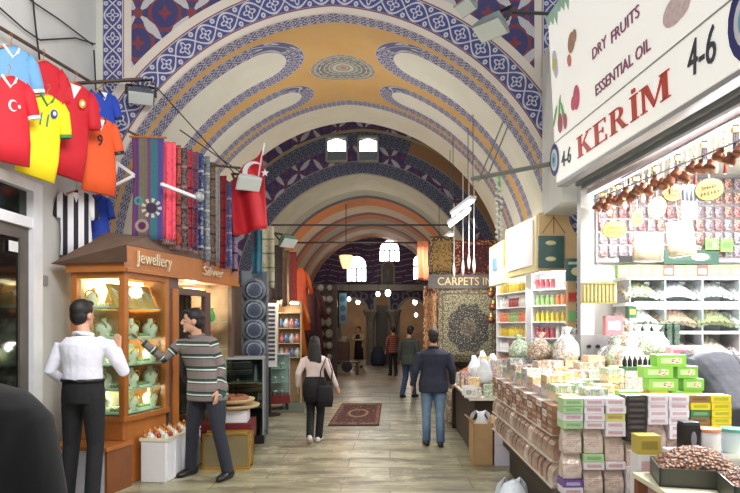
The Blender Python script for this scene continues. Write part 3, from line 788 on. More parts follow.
specs = [('salmon pink cotton scarf beside the striped hanging', (S(240,92,112), S(236,80,100), S(180,60,80)), .15, 142, 240), ('rust red patterned scarf right of the pink one', (S(150,60,52), S(190,90,70), S(70,40,44)), .14, 145, 245),
 ('dark grey floral scarf hanging right of the rust one', (S(58,50,54), S(120,110,110), S(160,120,110)), .16, 148, 247), ('crimson scarf with small flowers right of the dark grey one', (S(160,44,62), S(190,80,90), S(90,30,44)), .15, 150, 247),
 ('plum scarf with blue flecks right of the crimson one', (S(110,60,84), S(150,90,100), S(60,60,110)), .15, 152, 250), ('deep blue scarf with white pattern right of the plum one', (S(48,64,108), S(70,90,140), S(190,190,200)), .14, 153, 250),
 ('grey and silver lace scarf right of the deep blue one', (S(130,134,138), S(90,96,104), S(180,180,178)), .16, 156, 262), ('brown tapestry scarf right of the silver one', (S(92,74,66), S(140,110,90), S(60,44,46)), .15, 162, 266),
 ('pale grey plain scarf hanging right of the brown one', (S(160,160,156), S(140,142,142), S(120,116,110)), .12, 172, 262), ('dark red woven scarf left of the blue patterned one', (S(126,30,40), S(150,44,50), S(80,20,32)), .16, 176, 268),
 ('blue patterned scarf beneath the flag', (S(70,84,130), S(100,90,140), S(150,150,170)), .15, 182, 268), ('mauve scarf with dark hem at the end of the row', (S(120,96,128), S(150,120,140), S(40,36,50)), .14, 186, 272)]
for i, (lb, (a, b, c3), w, yt, yb) in enumerate(specs):
    Y = 7.02 + i*.15; px = 169 + i*5.75
    tp = W(px, yt, Y)
    t0 = thing('hanging_scarf', lb, 'scarf', tp, math.radians(rnd(-8, 22)), 'textiles hanging above the kiosk')
    h = (yb - yt)/F*Y
    part('cloth', cloth_mb(w, h, .022, 4, i*1.3), cloth_mat('scarf_cloth_%d' % i, a, b, c3, 26, i not in (0,8)), t0, smooth=True)
    fr = MB()
    for k in range(9): fr.bar((-w*.45+w*.9*k/8, 0, -h+.005), (-w*.45+w*.9*k/8, 0, -h-.05), .008, .008)
    part('fringe', fr, M_FRINGE, t0)
single('textile_rail', MB().cyl(W(128,131,6.9), W(236,186,9.0), .014, n=8), M_ROD, 'thin sloping rail above the row of scarves', 'rail')
br = MB(); br.bar(W(111,188,6.85), W(118,162,6.85), .03, .03); br.bar(W(117,163,6.85), W(134,175,6.8), .03, .03); br.bar(W(112,187,6.85), W(134,176,6.8), .03, .03)
single('awning_bracket', br, M_WPAINT, 'white triangular metal bracket left of the striped hanging', 'bracket')
ar = MB(); ar.bar(W(161,184,6.75), W(197,198,7.1), .035, .035)
o = single('awning_rail', ar, M_WPAINT, 'white metal awning rail slanting across the scarves', 'rail')
part('joint', MB().ell(W(199,197,7.12), (.06,.06,.06)), M_GREYM, o)

# ---- flag, floodlights
t0 = thing('flag', 'red Turkish flag with white crescent and star drooping from a pole', 'flag', W(262,150,8.6), 0)
def flg(u, v):
    top = Vector((-.02 - .42*u*v**.0*(0.15+.85*u)*1.0, 0.06*math.sin(u*9+v*2), -.0 - .95*u*0.45))
    return Vector((-.44*u + .06*v, .07*math.sin(u*9 + v*2), -1.08*v - .42*u*(1-v*.72)))
part('cloth', MB().sheet(flg, 16, 14, .006), mat('flag_red', S(188,22,36), .7, var=.1), t0, smooth=True)
cm = MB(); A = [math.radians(50 + 260*i/18) for i in range(19)]
P = [(.15*math.cos(a), .15*math.sin(a)) for a in A] + [(.035+.118*math.cos(a), .118*math.sin(a)) for a in A[::-1]]; n = 19
M = face_M((-.10,-.085,-.33), (1,0,0), (0,0,1)); cm.add([(p[0],p[1],0) for p in P] + [(p[0],p[1],.01) for p in P], [(i,i+1,2*n-2-i,2*n-1-i) for i in range(n-1)] + [(2*n+i,2*n+2*n-1-i,2*n+2*n-2-i,2*n+i+1) for i in range(n-1)], 0, M)
part('crescent', cm, M_WPAINT, t0)
st = MB(); st.prism([(.055*(1 if k % 2 == 0 else .4)*math.sin(k*PI/5)+.06, .055*(1 if k % 2 == 0 else .4)*math.cos(k*PI/5)-.34) for k in range(10)], -.10, -.085); part('star', st, M_WPAINT, t0)
part('pole', MB().cyl((.03,0,.10), (-.12,.1,-.62), .012, n=8), M_WPAINT, t0)
def flood(loc, aim, m, label, sc=1.0, arm=None):
    t = thing('floodlight', label, 'floodlight', loc); q = Vector(aim).to_track_quat('-Z', 'Y'); t.rotation_mode = 'XYZ'; t.rotation_euler = q.to_euler(); t.scale = (sc,)*3
    h = MB(); h.add([(-.17,-.11,0),(.17,-.11,0),(.17,.11,0),(-.17,.11,0),(-.10,-.07,.15),(.10,-.07,.15),(.10,.07,.15),(-.10,.07,.15)], [(3,2,1,0),(4,5,6,7),(0,1,5,4),(1,2,6,5),(2,3,7,6),(3,0,4,7)])
    part('housing', h, m, t, bevel=.012)
    part('lens', MB().bb(-.15,.15,-.09,.09,-.012,-.002), mat('lens_glass', S(220,228,226), .15, var=.03), t)
    part('yoke', MB().bar((-.18,0,.05),(-.18,0,.24),.015,.03).bar((.18,0,.05),(.18,0,.24),.015,.03).bar((-.18,0,.24),(.18,0,.24),.03,.015), M_METAL, t)
    if arm:
        Mi = (Matrix.Translation(loc) @ t.rotation_euler.to_matrix().to_4x4() @ Matrix.Scale(sc, 4)).inverted(); arm.v = [tuple(Mi @ Vector(v)) for v in arm.v]
        part('arm', arm, M_METAL, t)
    return t
M_FL = mat('grey_green_housing', S(150,162,160), .45, .2); M_FLD = mat('dark_housing', S(88,96,104), .45, .3)
flood(W(141,98,7.3), (.2,-.5,-.8), M_FLD, 'dark grey floodlight at the end of the short level rod, upper left', .9, MB().cyl(W(152,80,7.3), W(98,82,7.55), .015, n=8).cyl(W(148,82,7.3), W(142,90,7.3), .012, n=8))
flood(W(249,184,8.4), (.35,-.6,-.6), mat('pale_housing', S(206,214,212), .4), 'pale floodlight on an arm in front of the flag', 1.0, MB().cyl(W(176,162,7.5), W(240,168,8.5), .016, n=8).cyl(W(180,130,7.62), W(240,172,8.5), .008, n=6).cyl(W(150,80,7.4), W(236,175,8.5), .008, n=6))
flood(W(289,243,10.6), (.5,-.4,-.6), mat('green_housing', S(80,120,100), .4), 'green floodlight above the orange dresses', 1.0)
flood(W(490,30,6.9), (-.35,-.35,-.9), M_FL, 'large grey green floodlight hanging near the top right arch', 1.15, MB().cyl(W(512,12,7.0), W(556,14,7.4), .02, n=8).cyl(W(512,12,7.0), W(500,18,6.9), .02, n=8))
flood(W(465,8,6.8), (-.5,-.3,-.8), M_FL, 'grey green floodlight cut by the top edge, left of the large one', .8)

# ---- goods further along the left side
def hang(name, px, yt, yb, Y, w, m, label, cat, group=None, rz=0):
    o = single(name, cloth_mb(w, (yb-yt)/F*Y, .03, 3, px), m, label, cat, W(px, yt, Y), rz, group, smooth=True); return o
hang('hanging_cloth', 257, 230, 274, 9.3, .15, cloth_mat('teal_stripe', S(40,110,120), S(60,80,130), S(110,60,110), 8, False), 'teal and purple striped cloth hanging under the flag', 'cloth')
hang('hanging_cloth', 267, 226, 288, 10.4, .24, cloth_mat('beige_print', S(196,190,160), S(180,176,150), S(120,130,110), 14), 'long beige printed cloth hanging right of the teal one', 'cloth')
for i, (px, yt, yb, Y, w, m, lb) in enumerate(((277,245,300,12,.22,S(60,48,48),'dark brown robe hanging behind the beige cloth'), (285,250,306,13,.2,S(120,96,76),'tan robe hanging between the brown and orange ones'), (292,252,308,14,.2,S(120,40,36),'maroon robe hanging left of the bright orange dress'))):
    hang('hanging_robe', px, yt, yb, Y, w, mat('robe_%d' % i, m, .85, var=.3, scale=12), lb, 'robe', 'robes along the left shops')
def dress(px, yt, Y, h, m, label):
    t = thing('hanging_dress', label, 'dress', W(px, yt, Y), 0, 'dresses along the left shops')
    b = MB(); b.loft([(0,0,0),(0,0,-.10*h),(0,0,-.35*h),(0,0,-.5*h),(0,0,-h)], [(.05,.03),(.17,.06),(.14,.06),(.16,.08),(.26,.14)], 14); part('gown', b, m, t, smooth=True)
    for s in (-1,1): part('sleeve', MB().loft([(s*.13,0,-.08*h),(s*.24,0,-.28*h),(s*.27,0,-.42*h)], [.05,.05,.06], 8), m, t, smooth=True)
dress(300, 268, 15.0, 1.5, mat('bright_orange_silk', S(246,96,40), .5, var=.15), 'bright orange dress hanging high in the left shops')
dress(297, 300, 14.6, 1.3, mat('amber_silk', S(220,120,50), .5, var=.2), 'amber dress hanging just below the bright orange one')
dress(311, 284, 16.0, 2.0, mat('dark_plum_cloth', S(52,28,36), .8), 'long dark plum dress hanging behind the walking woman')
dress(316, 290, 17.5, 2.0, mat('wine_cloth', S(84,34,38), .8), 'wine coloured long dress right of the dark plum one')
def ringmat(name, a, b, c3):
    t = T(name, .3); x, y, z = t.xyz('Generated'); r = hyp(x - .5, z - .5); an = (z - .5).at2(x - .5)
    c = t.mix((r > .40).mx((r - .30).abs() < .03), a, b); c = t.mix((r < .38)*(r > .32)*((an*12).cos() > 0), c, c3); c = t.mix((r < .16)*((an*6).cos() > -.2), c, c3); t.color(t.mix(t.noise(20)*.4, c, a)); return t.mat
RINGB = ringmat('blue_ceramic', S(52,62,80), S(124,132,138), S(36,46,72)); RINGC = ringmat('cream_ceramic', S(160,150,126), S(96,84,70), S(80,96,120))
# string of ceramic plates
pl = thing('ceramic_plate', 'x', 'plate'); part('dish', MB().lathe([(.05,.02),(.10,.008),(.17,0),(.175,.01),(.10,.022),(.05,.03)], n=16, M=Matrix.Rotation(PI/2,4,'X')), RINGC, pl, smooth=True)
part('medallion', MB().lathe([(.07,.0),(.05,.012),(.001,.014)], n=12, M=Matrix.Translation((0,-.004,0)) @ Matrix.Rotation(PI/2,4,'X')), mat('painted_medallion', S(110,110,120), .3, var=.5, scale=30), pl)
pp = Proto(pl)
for j in range(7):
    for i in range(2): pp.at(W(321.5+i*7+rnd(-1.5,1.5), 288+j*11.5, 18.0+i*.3), rnd(.1,.9), 'cream plate hanging in the %s row down, %s column of the plate rack' % (ORD[j], ('left','right')[i]), 'ceramic plates hanging on the left', scale=rnd(.5,.85))
single('plate_rack', MB().bb(-.35,.35,.06,.12,0,2.9), M_WDARK, 'dark board behind the hanging ceramic plates', 'rack', (PX(325,18.4),18.5,0))
# blue plates on a rack beside the kiosk
bp = thing('blue_plate', 'x', 'plate'); part('dish', MB().lathe([(.05,.02),(.10,.01),(.175,0),(.18,.012),(.10,.025),(.05,.03)], n=18, M=Matrix.Rotation(PI/2,4,'X')), RINGB, bp, smooth=True); part('centre', MB().lathe([(.08,0),(.06,.012),(.001,.014)], n=14, M=Matrix.Translation((0,-.004,0)) @ Matrix.Rotation(PI/2,4,'X')), mat('blue_centre', S(50,80,150), .3, var=.5, scale=40), bp)
bpp = Proto(bp)
for j in range(4): bpp.at(W(254, 290+j*20, 9.35), .35, 'round blue plate in the tall rack beside the kiosk, %s from top' % ORD[j], 'blue plates in the rack')
rk = MB(); rk.bb(-.2,-.17,-.03,.03,0,2.5); rk.bb(.17,.2,-.03,.03,0,2.5)
for z in (.5,.9,1.25,1.55,1.85,2.15): rk.bb(-.2,.2,-.06,.06,z-.02,z)
rk.bb(-.2,.2,.04,.06,0,2.5)
single('plate_rack', rk, mat('grey_steel_rack', S(110,116,122), .5, .3), 'tall grey rack of blue plates between kiosk and postcard stand', 'rack', (PX(254,9.4), 9.47, 0), .25)
# glass case in front of it
gc = thing('glass_case', 'low dark glass counter case in front of the plate rack', 'display case', (PX(246,8.95), 8.95, 0), .15)
part('base', MB().bb(-.27,.27,-.25,.25,0,.12), M_BLACK, gc); g = MB()
for a in (-.26,.26):
    for b in (-.24,.24): g.bb(a-.012,a+.012,b-.012,b+.012,.12,1.2)
g.bb(-.27,.27,-.25,.25,1.19,1.22); part('frame', g, M_GREYM, gc)
part('glass_pane', MB().bb(-.25,.25,-.25,-.24,.12,1.19).bb(.25,.26,-.24,.24,.12,1.19), glass('smoked_glass', (.55,.65,.62), .1), gc)
[part('shelf', MB().bb(-.25,.25,-.23,.23,q,q+.015), mat('shelf_glass', S(170,200,180)), gc) for q in (.5,.85)]
part('back_panel', MB().bb(-.25,.25,.23,.24,.12,1.19), mat('dark_teal_panel', S(40,56,56), .5), gc)
# postcard stand
pc = thing('postcard_stand', 'white postcard board with dark rows of cards in the left shops', 'stand', (PX(270,11.5), 11.5, 0), .3)
part('board', MB().bb(-.13,.13,0,.03,.9,PZ(303,11.5)), M_WPAINT, pc)
cd = MB()
for j in range(13):
    cd.bb(-.10,.09,-.012,0,1.02+j*.08,1.02+j*.08+.045)
part('cards', cd, mat('dark_cards', S(70,60,56), .6, var=.6, scale=40), pc); part('post', MB().cyl((0,.02,0),(0,.02,.9),.025).cyl((0,.02,0),(0,.02,.03),.2), M_METAL, pc)
# lit souvenir shelf and red based glass case
sv = thing('souvenir_shelf', 'open lit souvenir shelving between postcard stand and orange dresses', 'shelving', (PX(288,13.2), 13.4, 0), .12)
f = MB(); f.bb(-.26,-.23,-.15,.15,0,2.2); f.bb(.23,.26,-.15,.15,0,2.2); f.bb(-.26,.26,.13,.15,0,2.2)
for z in (1.0,1.3,1.62,1.95,2.2): f.bb(-.26,.26,-.15,.15,z-.02,z)
part('frame', f, mat('beige_shelving', S(190,160,120), .6), sv)
part('lamp', MB().bb(-.2,.2,-.1,-.06,2.13,2.17), mat('shop_tube', (1,1,.9), .5, var=0, emis=((1,.93,.8), 6)), sv)
sj = [pot(mat('grey_ceramic', S(170,170,165), .35)), pot(mat('rose_ceramic', S(180,110,100), .35)), pot(mat('blue_ware', S(90,110,150), .35))]; sn = ['grey','rose','blue']
for j, z in enumerate((1.0,1.3,1.62)):
    for i in range(4):
        q = (i+j) % 3; tag(link('ceramic_jar', sj[q], None, sv.location + Vector((-.17+.115*i, -.06, z))), '%s ceramic jar, lit souvenir shelving, %s board up, %s from left' % (sn[q], ORD[j], ORD[i]), 'jar', 'jars on the souvenir shelf')
gc2 = thing('glass_cabinet', 'square glass cabinet on a dark red base standing in the walkway at left', 'display case', (PX(283,13.6), 12.4, 0), .2)
part('base', MB().bb(-.33,.33,-.3,.3,.14,.30), mat('dark_red_base', S(120,30,34), .4), gc2)
for a in (-.28,.28):
    for b in (-.25,.25): part('leg', MB().cyl((a,b,0),(a,b,.14),.02), M_METAL, gc2)
f = MB()
for a in (-.32,.32):
    for b in (-.29,.29): f.bb(a-.01,a+.01,b-.01,b+.01,.3,1.10)
f.bb(-.33,.33,-.3,.3,1.09,1.11); part('frame', f, M_GREYM, gc2); part('glass_pane', MB().bb(-.31,.31,-.3,-.29,.3,1.09).bb(.32,.33,-.28,.28,.3,1.09), GL, gc2)
[part('shelf', MB().bb(-.31,.31,-.28,.28,q,q+.015), mat('shelf_glass', S(170,200,180)), gc2) for q in (.55,.82)]; part('back', MB().bb(-.31,.31,.27,.28,.3,1.09), mat('mirror_back', S(190,195,190), .3), gc2)
for j, z in enumerate((.30,.565,.835)):
    for i in range(4): tag(link('silver_bowl', bpy.data.meshes.get('silver_bowl') or MB().lathe([(.03,0),(.035,.02),(.07,.07),(.075,.10),(.065,.10),(.02,.03)], n=12).mesh('silver_bowl', mat('silver', S(210,212,210), .25, .7), True), None, gc2.location + Vector((-.22+.145*i, -.16, z))), 'silver bowl, red based glass cabinet, %s shelf up, %s from left' % (ORD[j], ORD[i]), 'bowl', 'silver bowls in the cabinet')
# wicker trays on white carton on red cloth table
tb = thing('low_table', 'low table under a dark red cloth behind the striped man', 'table', (-2.03, 7.75, 0), .1)
part('tabletop', MB().bb(-.30,.30,-.28,.28,.44,.47), M_WDARK, tb)
part('tablecloth', MB().bb(-.31,.31,-.29,.29,.472,.48).bb(-.31,.31,-.30,-.29,.26,.48).bb(.31,.32,-.29,.29,.26,.48), mat('maroon_cloth', S(104,26,32), .8, var=.15), tb)
for a in (-.27,.27):
    for b in (-.25,.25): part('leg', MB().bb(a-.025,a+.025,b-.025,b+.025,0,.44), M_WDARK, tb)
single('carton', MB().bb(-.22,.22,-.17,.17,0,.15), M_WPAINT, 'white carton on the red cloth under the wicker trays', 'box', (-1.98,7.70,.48), .12, bevel=.006)
for i, (z, r, lb) in enumerate(((.632,.34,'wide flat wicker tray lying on the white carton'), (.70,.31,'second wicker tray heaped with brown trinkets above the wide one'))):
    t0 = thing('wicker_tray', lb, 'tray', (-1.97-.03*i, 7.74, z))
    part('tray', MB().lathe([(r*.6,0),(r*.95,.02),(r,.055),(r*.96,.06),(r*.6,.02),(.01,.015)], n=24), mat('wicker', S(186,160,118), .8, var=.2, scale=30), t0, smooth=True)
    if i: part('bead_ring', MB().loft([(.2*math.cos(a),.2*math.sin(a),.06) for a in [2*PI*k/20 for k in range(21)]], .035, 8), mat('brown_beads', S(140,84,50), .5, var=.6, scale=60), t0)
cs = thing('brass_case', 'small brass framed glass case on the floor beneath the wicker trays', 'display case', (-1.90, 7.28, 0), .05)
part('body', MB().bb(-.26,.26,-.12,.12,0.03,.40), mat('dull_brass_glass', S(140,126,92), .25, .2, var=.25, scale=3), cs); f = MB()
for a in (-.26,.26):
    for b in (-.12,.12): f.bb(a-.012,a+.012,b-.012,b+.012,0,.42)
f.bb(-.27,.27,-.13,-.11,.40,.42); f.bb(-.27,.27,.11,.13,.40,.42); f.bb(.25,.27,-.13,.13,.40,.42); f.bb(-.27,.27,-.13,-.11,.0,.03); part('frame', f, M_GOLD, cs)
# rugs on the floor
t = T('oriental_rug', .95); x, y, z = t.xyz('Generated')
e = ((x - .5).abs()*2).mx((y - .5).abs()*2)
fl = t.voro(10, t.vec(x*1.0, y*1.6), 'Distance')
c = t.mix(fl > .42, S(58,60,46), S(84,38,36)); c = t.mix((fl < .2), c, S(136,122,92)); c = t.mix((hyp(x-.5, (y-.5)*1.2) - .2).abs() < .03, c, S(140,110,80))
c = t.mix(e > .80, c, t.mix((fl > .36), S(84,38,38), S(124,84,66))); c = t.mix(e > .95, c, S(60,40,36)); t.color(c)
yn, yf = 10.3, 13.2
pts = [(PX(328,yn),yn),(PX(379,yn),yn),(PX(383,yf),yf),(PX(342,yf),yf)]
rug = MB().sheet(lambda u, v: Vector((pts[0][0]+(pts[1][0]-pts[0][0])*u + (pts[3][0]-pts[0][0])*v, yn+(yf-yn)*v, .01+.002*math.sin(9*u))), 8, 12, .012)
single('rug', rug, t.mat, 'dark red and green patterned oriental rug lying in the middle of the walkway', 'rug')
m1, m2 = 11.9, 13.9
single('door_mat', MB().sheet(lambda u, v: Vector((PX(276+(28)*u, m1)*(1-v)+PX(286+20*u, m2)*v, m1+(m2-m1)*v, .008)), 3, 6, .012), mat('grey_green_mat', S(96,104,88), .95, var=.2), 'plain grey green mat lying left of the rug', 'mat')
# far stalls on the left
st = thing('souvenir_cart', 'dark cluttered souvenir cart by the left arches at the far end', 'cart', (PX(338,22.5), 22.5, 0))
part('body', MB().bb(-.4,.4,-.3,.3,.35,1.1), M_WDARK, st)
for a in (-.35,.35): part('wheel', MB().cyl((a,-.34,.2),(a,-.28,.2),.2), M_BLACK, st)
part('goods', MB().ell((-.2,0,1.15),(.25,.2,.25)).ell((.2,0,1.1),(.22,.2,.2)).bb(-.4,.0,-.2,.2,1.1,1.6), mat('mixed_goods', S(120,116,104), .5, var=.7, scale=8), st)
bn = MB(); bn.bb(-.5,.5,-.2,.2,.42,.47)
b0 = thing('bench', 'small dark bench beside the souvenir cart', 'bench', (PX(345,21), 21.0, 0)); part('seat', bn, M_WDARK, b0)
for a in (-.42,.42): part('leg', MB().bb(a-.04,a+.04,-.16,.16,0,.42), M_WDARK, b0)
tq = thing('plate_banner', 'turquoise strip of three painted plates hanging in the left end arch', 'hanging', W(343,293,26.5))
part('cord', MB().cyl((0,.02,0),(0,.02,.3),.01,n=5), M_METAL, tq)
part('strip', MB().bb(-.16,.16,0,.03,-1.3,0), mat('turquoise_panel', S(120,176,190), .5), tq)
for j in range(3): part('plate', MB().lathe([(.13,0),(.12,.03),(.001,.035)], n=14, M=Matrix.Translation((0,-.002,-.25-.4*j)) @ Matrix.Rotation(PI/2,4,'X')), mat('blue_plate_face', S(60,110,160), .4, var=.4, scale=10), tq)
# ================================================================ PEOPLE
M_SKIN = mat('skin', S(206,156,128), .5, var=.05); M_HAIR = mat('dark_hair', S(24,18,16), .55, var=.2, scale=40)
M_SHOE = mat('black_leather', S(26,24,24), .35)
def base_joints():
    return dict(head=(0,.02,1.63), neck=(0,-.005,1.46), shl=(-.185,0,1.415), shr=(.185,0,1.415), ell=(-.25,-.03,1.14), elr=(.25,-.03,1.14),
                wrl=(-.265,.05,.90), wrr=(.265,.05,.90), hil=(-.09,0,.93), hir=(.09,0,.93), knl=(-.10,.02,.50), knr=(.10,.02,.50), anl=(-.11,-.03,.085), anr=(.11,-.03,.085))
def torso_pts(J, off=0.0):
    V = Vector
    pel = (V(J['hil']) + V(J['hir']))/2; nk = V(J['neck'])
    f = lambda t, dy=0: pel.lerp(nk, t) + V((0, dy, 0))
    return [pel + V((0,0,-.09)), f(0), f(.22), f(.45,-.005), f(.68,-.005), f(.84,-.003), f(.93), f(1.0)]
TR = [(.145,.11),(.17,.118),(.158,.108),(.15,.102),(.17,.112),(.185,.108),(.15,.085),(.065,.06)]
def person(label, loc, rz, J=None, sc=1.0, top=None, bottom=None, shoe=M_SHOE, hair='short', hairm=None, vox=.010, sleeve=1.0, yaw=0.0, pitch=0.0, hands=('relax','relax'), girth=1.0, tuck=False, stripe=None, jacket=0.0, collar=None, group=None, fem=False, bell=0.0, name='person', head=True):
    P = base_joints(); P.update(J or {}); V = Vector
    P = {k: V(v) for k, v in P.items()}
    t = thing(name, label, 'person', loc, rz, group); t.scale = (sc, sc, sc)
    tp = torso_pts(P); sdx = (P['shr'] - P['shl']).normalized(); hdx = (P['hir'] - P['hil']).normalized()
    tr = [(a*girth*(.92 if fem and i in (2,3,4,5) else 1), b*girth) for i, (a, b) in enumerate(TR)]
    b = MB()
    b.loft(tp, [(x*.85*(.9 if i > 4 else 1), y*.85) for i, (x, y) in enumerate(tr)], 16, side=sdx)
    hc = P['head']; R = Matrix.Rotation(yaw, 4, 'Z') @ Matrix.Rotation(pitch, 4, 'X')
    def hp(x, y, z): return hc + (R @ V((x, y, z)))
    if head:
        b.loft([P['neck'] + V((0,0,-.05)), P['neck'] + V((0,.005,.04)), hp(0,-.02,-.06)], [.062,.054,.052], 12)
        b.ell(hc + R @ V((0,-.005,.025)), (.076,.098,.10), 16, 12, M=R); b.ell(hp(0,.022,-.055), (.056,.070,.068), 14, 10, M=R)
        b.loft([hp(0,.092,.02), hp(0,.112,-.022), hp(0,.10,-.04)], [.010,.017,.014], 8)
        b.ell(hp(0,.086,-.068), (.026,.014,.013), 10, 6, M=R); b.ell(hp(0,.078,-.106), (.026,.02,.02), 8, 6, M=R)
        for s in (-1,1): b.ell(hp(s*.077,-.012,-.01), (.013,.026,.034), 8, 6, M=R)
    for s, a, e, w, k in ((-1,'shl','ell','wrl',0),(1,'shr','elr','wrr',1)):
        A, E_, W_ = P[a], P[e], P[w]
        A0 = A.lerp(P['neck'], .10) + V((0,0,-.035)); b.loft([A0, A.lerp(E_,.5), E_, E_.lerp(W_,.4), W_], [.042,.043,.037,.036,.027], 12)
        mode = hands[k]; d = (W_ - E_).normalized()
        if mode == 'flat': d = (V(P['fd%d' % k]) if 'fd%d' % k in P else d).normalized(); nrm = V(P['pn%d' % k]).normalized(); curl = .12
        elif mode == 'point': nrm = V(P['pn%d' % k]).normalized() if 'pn%d' % k in P else V((0,0,-1)); curl = .35
        else: nrm = V((-s, 0.25, 0)); curl = .55
        nrm = (nrm - d*nrm.dot(d)).normalized(); ac = d.cross(nrm).normalized()
        if mode == 'relax' and ac.dot(V((0,1,0))) < 0: ac = -ac       # thumb side forward
        if mode != 'relax' and ac.dot(V(P.get('th%d' % k, (0,0,1)))) < 0: ac = -ac
        b.loft([W_ - d*.01, W_ + d*.035, W_ + d*.085], [(.028,.019),(.039,.016),(.040,.013)], 12, side=ac)
        for q, (o, L) in enumerate(((.030,.070),(.010,.080),(-.010,.074),(-.029,.058))):
            p0 = W_ + d*.075 + ac*o; pts = [p0]; dd = d.copy(); c0 = curl*(.5 if (mode == 'point' and q == 0) else 1)
            for sg in (.45,.32,.23):
                pts.append(pts[-1] + dd*L*sg); dd = (dd + nrm*c0*.75).normalized()
            b.loft(pts, [.0098,.0092,.0084,.0068], 8)
        b.loft([W_ + d*.02 + ac*.022, W_ + d*.045 + ac*.050 + nrm*.012, W_ + d*.078 + ac*.062 + nrm*.022], [.013,.011,.0085], 8)
    for a, kn, an in (('hil','knl','anl'),('hir','knr','anr')):
        A, K_, N_ = P[a], P[kn], P[an]
        b.loft([A + V((0,0,.03)), A.lerp(K_,.5), K_, K_.lerp(N_,.35), N_, N_ + V((0,0,-.04))], [.078,.07,.05,.048,.034,.036], 12)
        fd = V(P.get('f' + an[1:], (0.08*(1 if an == 'anr' else -1), 1, 0))).normalized()
        b.loft([N_ + V((0,0,-.045)) - fd*.05, N_ + V((0,0,-.05)) + fd*.06, N_ + V((0,0,-.058)) + fd*.14], [(.03,.03),(.036,.028),(.03,.02)], 10)
    part('body', remesh(b, 'body', M_SKIN, vox*.8, 2), None, t)
    # ---- upper garment
    if top:
        g = MB(); ex = 1.10 + jacket
        r2 = [(x*ex, y*(ex+.03)) for x, y in tr]; tpp = list(tp); r2[0] = (r2[0][0]*1.06, r2[0][1]*1.08); r2[7] = (.074,.07)
        if not tuck: tpp[0] = tpp[0] + V((0,0,-.035)); r2[0] = (r2[0][0]*1.12, r2[0][1]*1.14); r2[1] = (r2[1][0]*1.06, r2[1][1]*1.10)
        if tuck: r2[0] = (.135,.10); r2[1] = (.163,.118); r2[2] = (.168,.122)
        if not head: r2[7] = (.085,.075)
        g.loft(tpp, r2, 18, side=sdx)
        for a, e, w in (('shl','ell','wrl'),('shr','elr','wrr')):
            A, E_, W_ = P[a], P[e], P[w]; end = E_.lerp(W_, sleeve) if sleeve > 0 else A.lerp(E_, .6)
            cn = P['neck'] + V((0,0,-.05))
            rr = .064 + jacket*.10
            g.loft([cn.lerp(A,.35) + V((0,0,-.05)), A.lerp(cn,.12) + V((0,0,-.030)), A.lerp(E_,.18), A.lerp(E_,.5), E_, E_.lerp(end,.5), end], [.066+jacket*.05,.066+jacket*.08,.066+jacket*.08,rr*.94,rr*.82,rr*.70,rr*.60], 14)
        me = remesh(g, 'upper_garment', top, vox, 3)
        at = me.attributes.new('stripe', 'FLOAT', 'POINT'); vals = []
        for v in me.vertices:
            p = v.co; best = 1e9; val = p.z
            for a, e, w in (('shl','ell','wrl'),('shr','elr','wrr')):
                l0 = 0.0
                for q1, q2 in ((P[a],P[e]),(P[e],P[w])):
                    dv = q2 - q1; u = max(0, min(1, (p-q1).dot(dv)/dv.length_squared)); ds = (p - q1 - dv*u).length
                    if ds < best: best = ds; va = 1.43 - (l0 + u*dv.length)
                    l0 += dv.length
            pe = tp[1]; ax_ = P['neck'] - pe; kk = max(-.2, min(1, (p - pe).dot(ax_)/ax_.length_squared)); inside = abs((p - pe - ax_*kk).dot(sdx)) < .165*girth and p.z < 1.5
            if best < .105 and not inside: val = va
            vals.append(val)
        at.data.foreach_set('value', vals)
        part({0:'shirt'}.get(0) if not jacket else 'jacket', me, None, t)
    if collar:
        part('collar', MB().loft([P['neck'] + V((.07*math.cos(a), .066*math.sin(a) + .004, .012 + .012*math.sin(a)*-1)) for a in [2*PI*i/16 for i in range(17)]], (.020,.020), 8), collar, t, smooth=True)
    if bottom:
        g = MB(); pel = tp[1]
        g.loft([pel + V((0,0,.10)), pel, pel + V((0,0,-.10))], [((.176 if tuck else .160)*girth,(.130 if tuck else .118)*girth),(.180*girth,.134*girth),(.165*girth,.13*girth)], 18, side=hdx)
        for a, kn, an in (('hil','knl','anl'),('hir','knr','anr')):
            A, K_, N_ = P[a], P[kn], P[an]
            g.loft([A + V((0,0,.02)), A + V((0,0,-.08)), A.lerp(K_,.5), K_, K_.lerp(N_,.5), N_ + V((0,0,-.025))], [.095*girth,.097*girth,.086*girth,.070,.066+bell*.5,.062+bell], 14)
        part('trousers', remesh(g, 'trousers', bottom, vox, 2), None, t)
    for an in ('anl','anr'):
        N_ = P[an]; fd = V(P.get('f' + an[1:], (0.08*(1 if an == 'anr' else -1), 1, 0))).normalized(); up = V((0,0,1)) if abs(fd.z) < .3 else V((fd.x*-fd.z, fd.y*-fd.z, 1)).normalized()
        sd = fd.cross(up)
        s_ = MB(); s_.loft([N_ - up*.046 - fd*.085, N_ - up*.040 - fd*.06, N_ - up*.036, N_ - up*.046 + fd*.08, N_ - up*.056 + fd*.15, N_ - up*.064 + fd*.185], [(.024,.03),(.040,.046),(.043,.050),(.047,.040),(.043,.03),(.02,.018)], 14, side=sd)
        part('shoe', s_, shoe, t, smooth=True)
    if hair and head:
        h = MB()
        h.ell(hc + R @ V((0,-.022,.044)), (.087,.102,.096), 16, 12, M=R); h.ell(hc + R @ V((0,-.055,-.01)), (.078,.062,.085), 14, 10, M=R)
        if hair == 'short': h.ell(hp(0,.05,.098), (.06,.045,.03), 10, 8, M=R)
        if hair == 'long':
            h.loft([hp(0,-.03,.06), hp(0,-.075,-.02), hp(0,-.09,-.14), hp(.01,-.105,-.28), hp(.015,-.10,-.40), hp(.02,-.09,-.46)], [(.088,.07),(.100,.062),(.115,.052),(.12,.045),(.09,.035),(.03,.02)], 14)
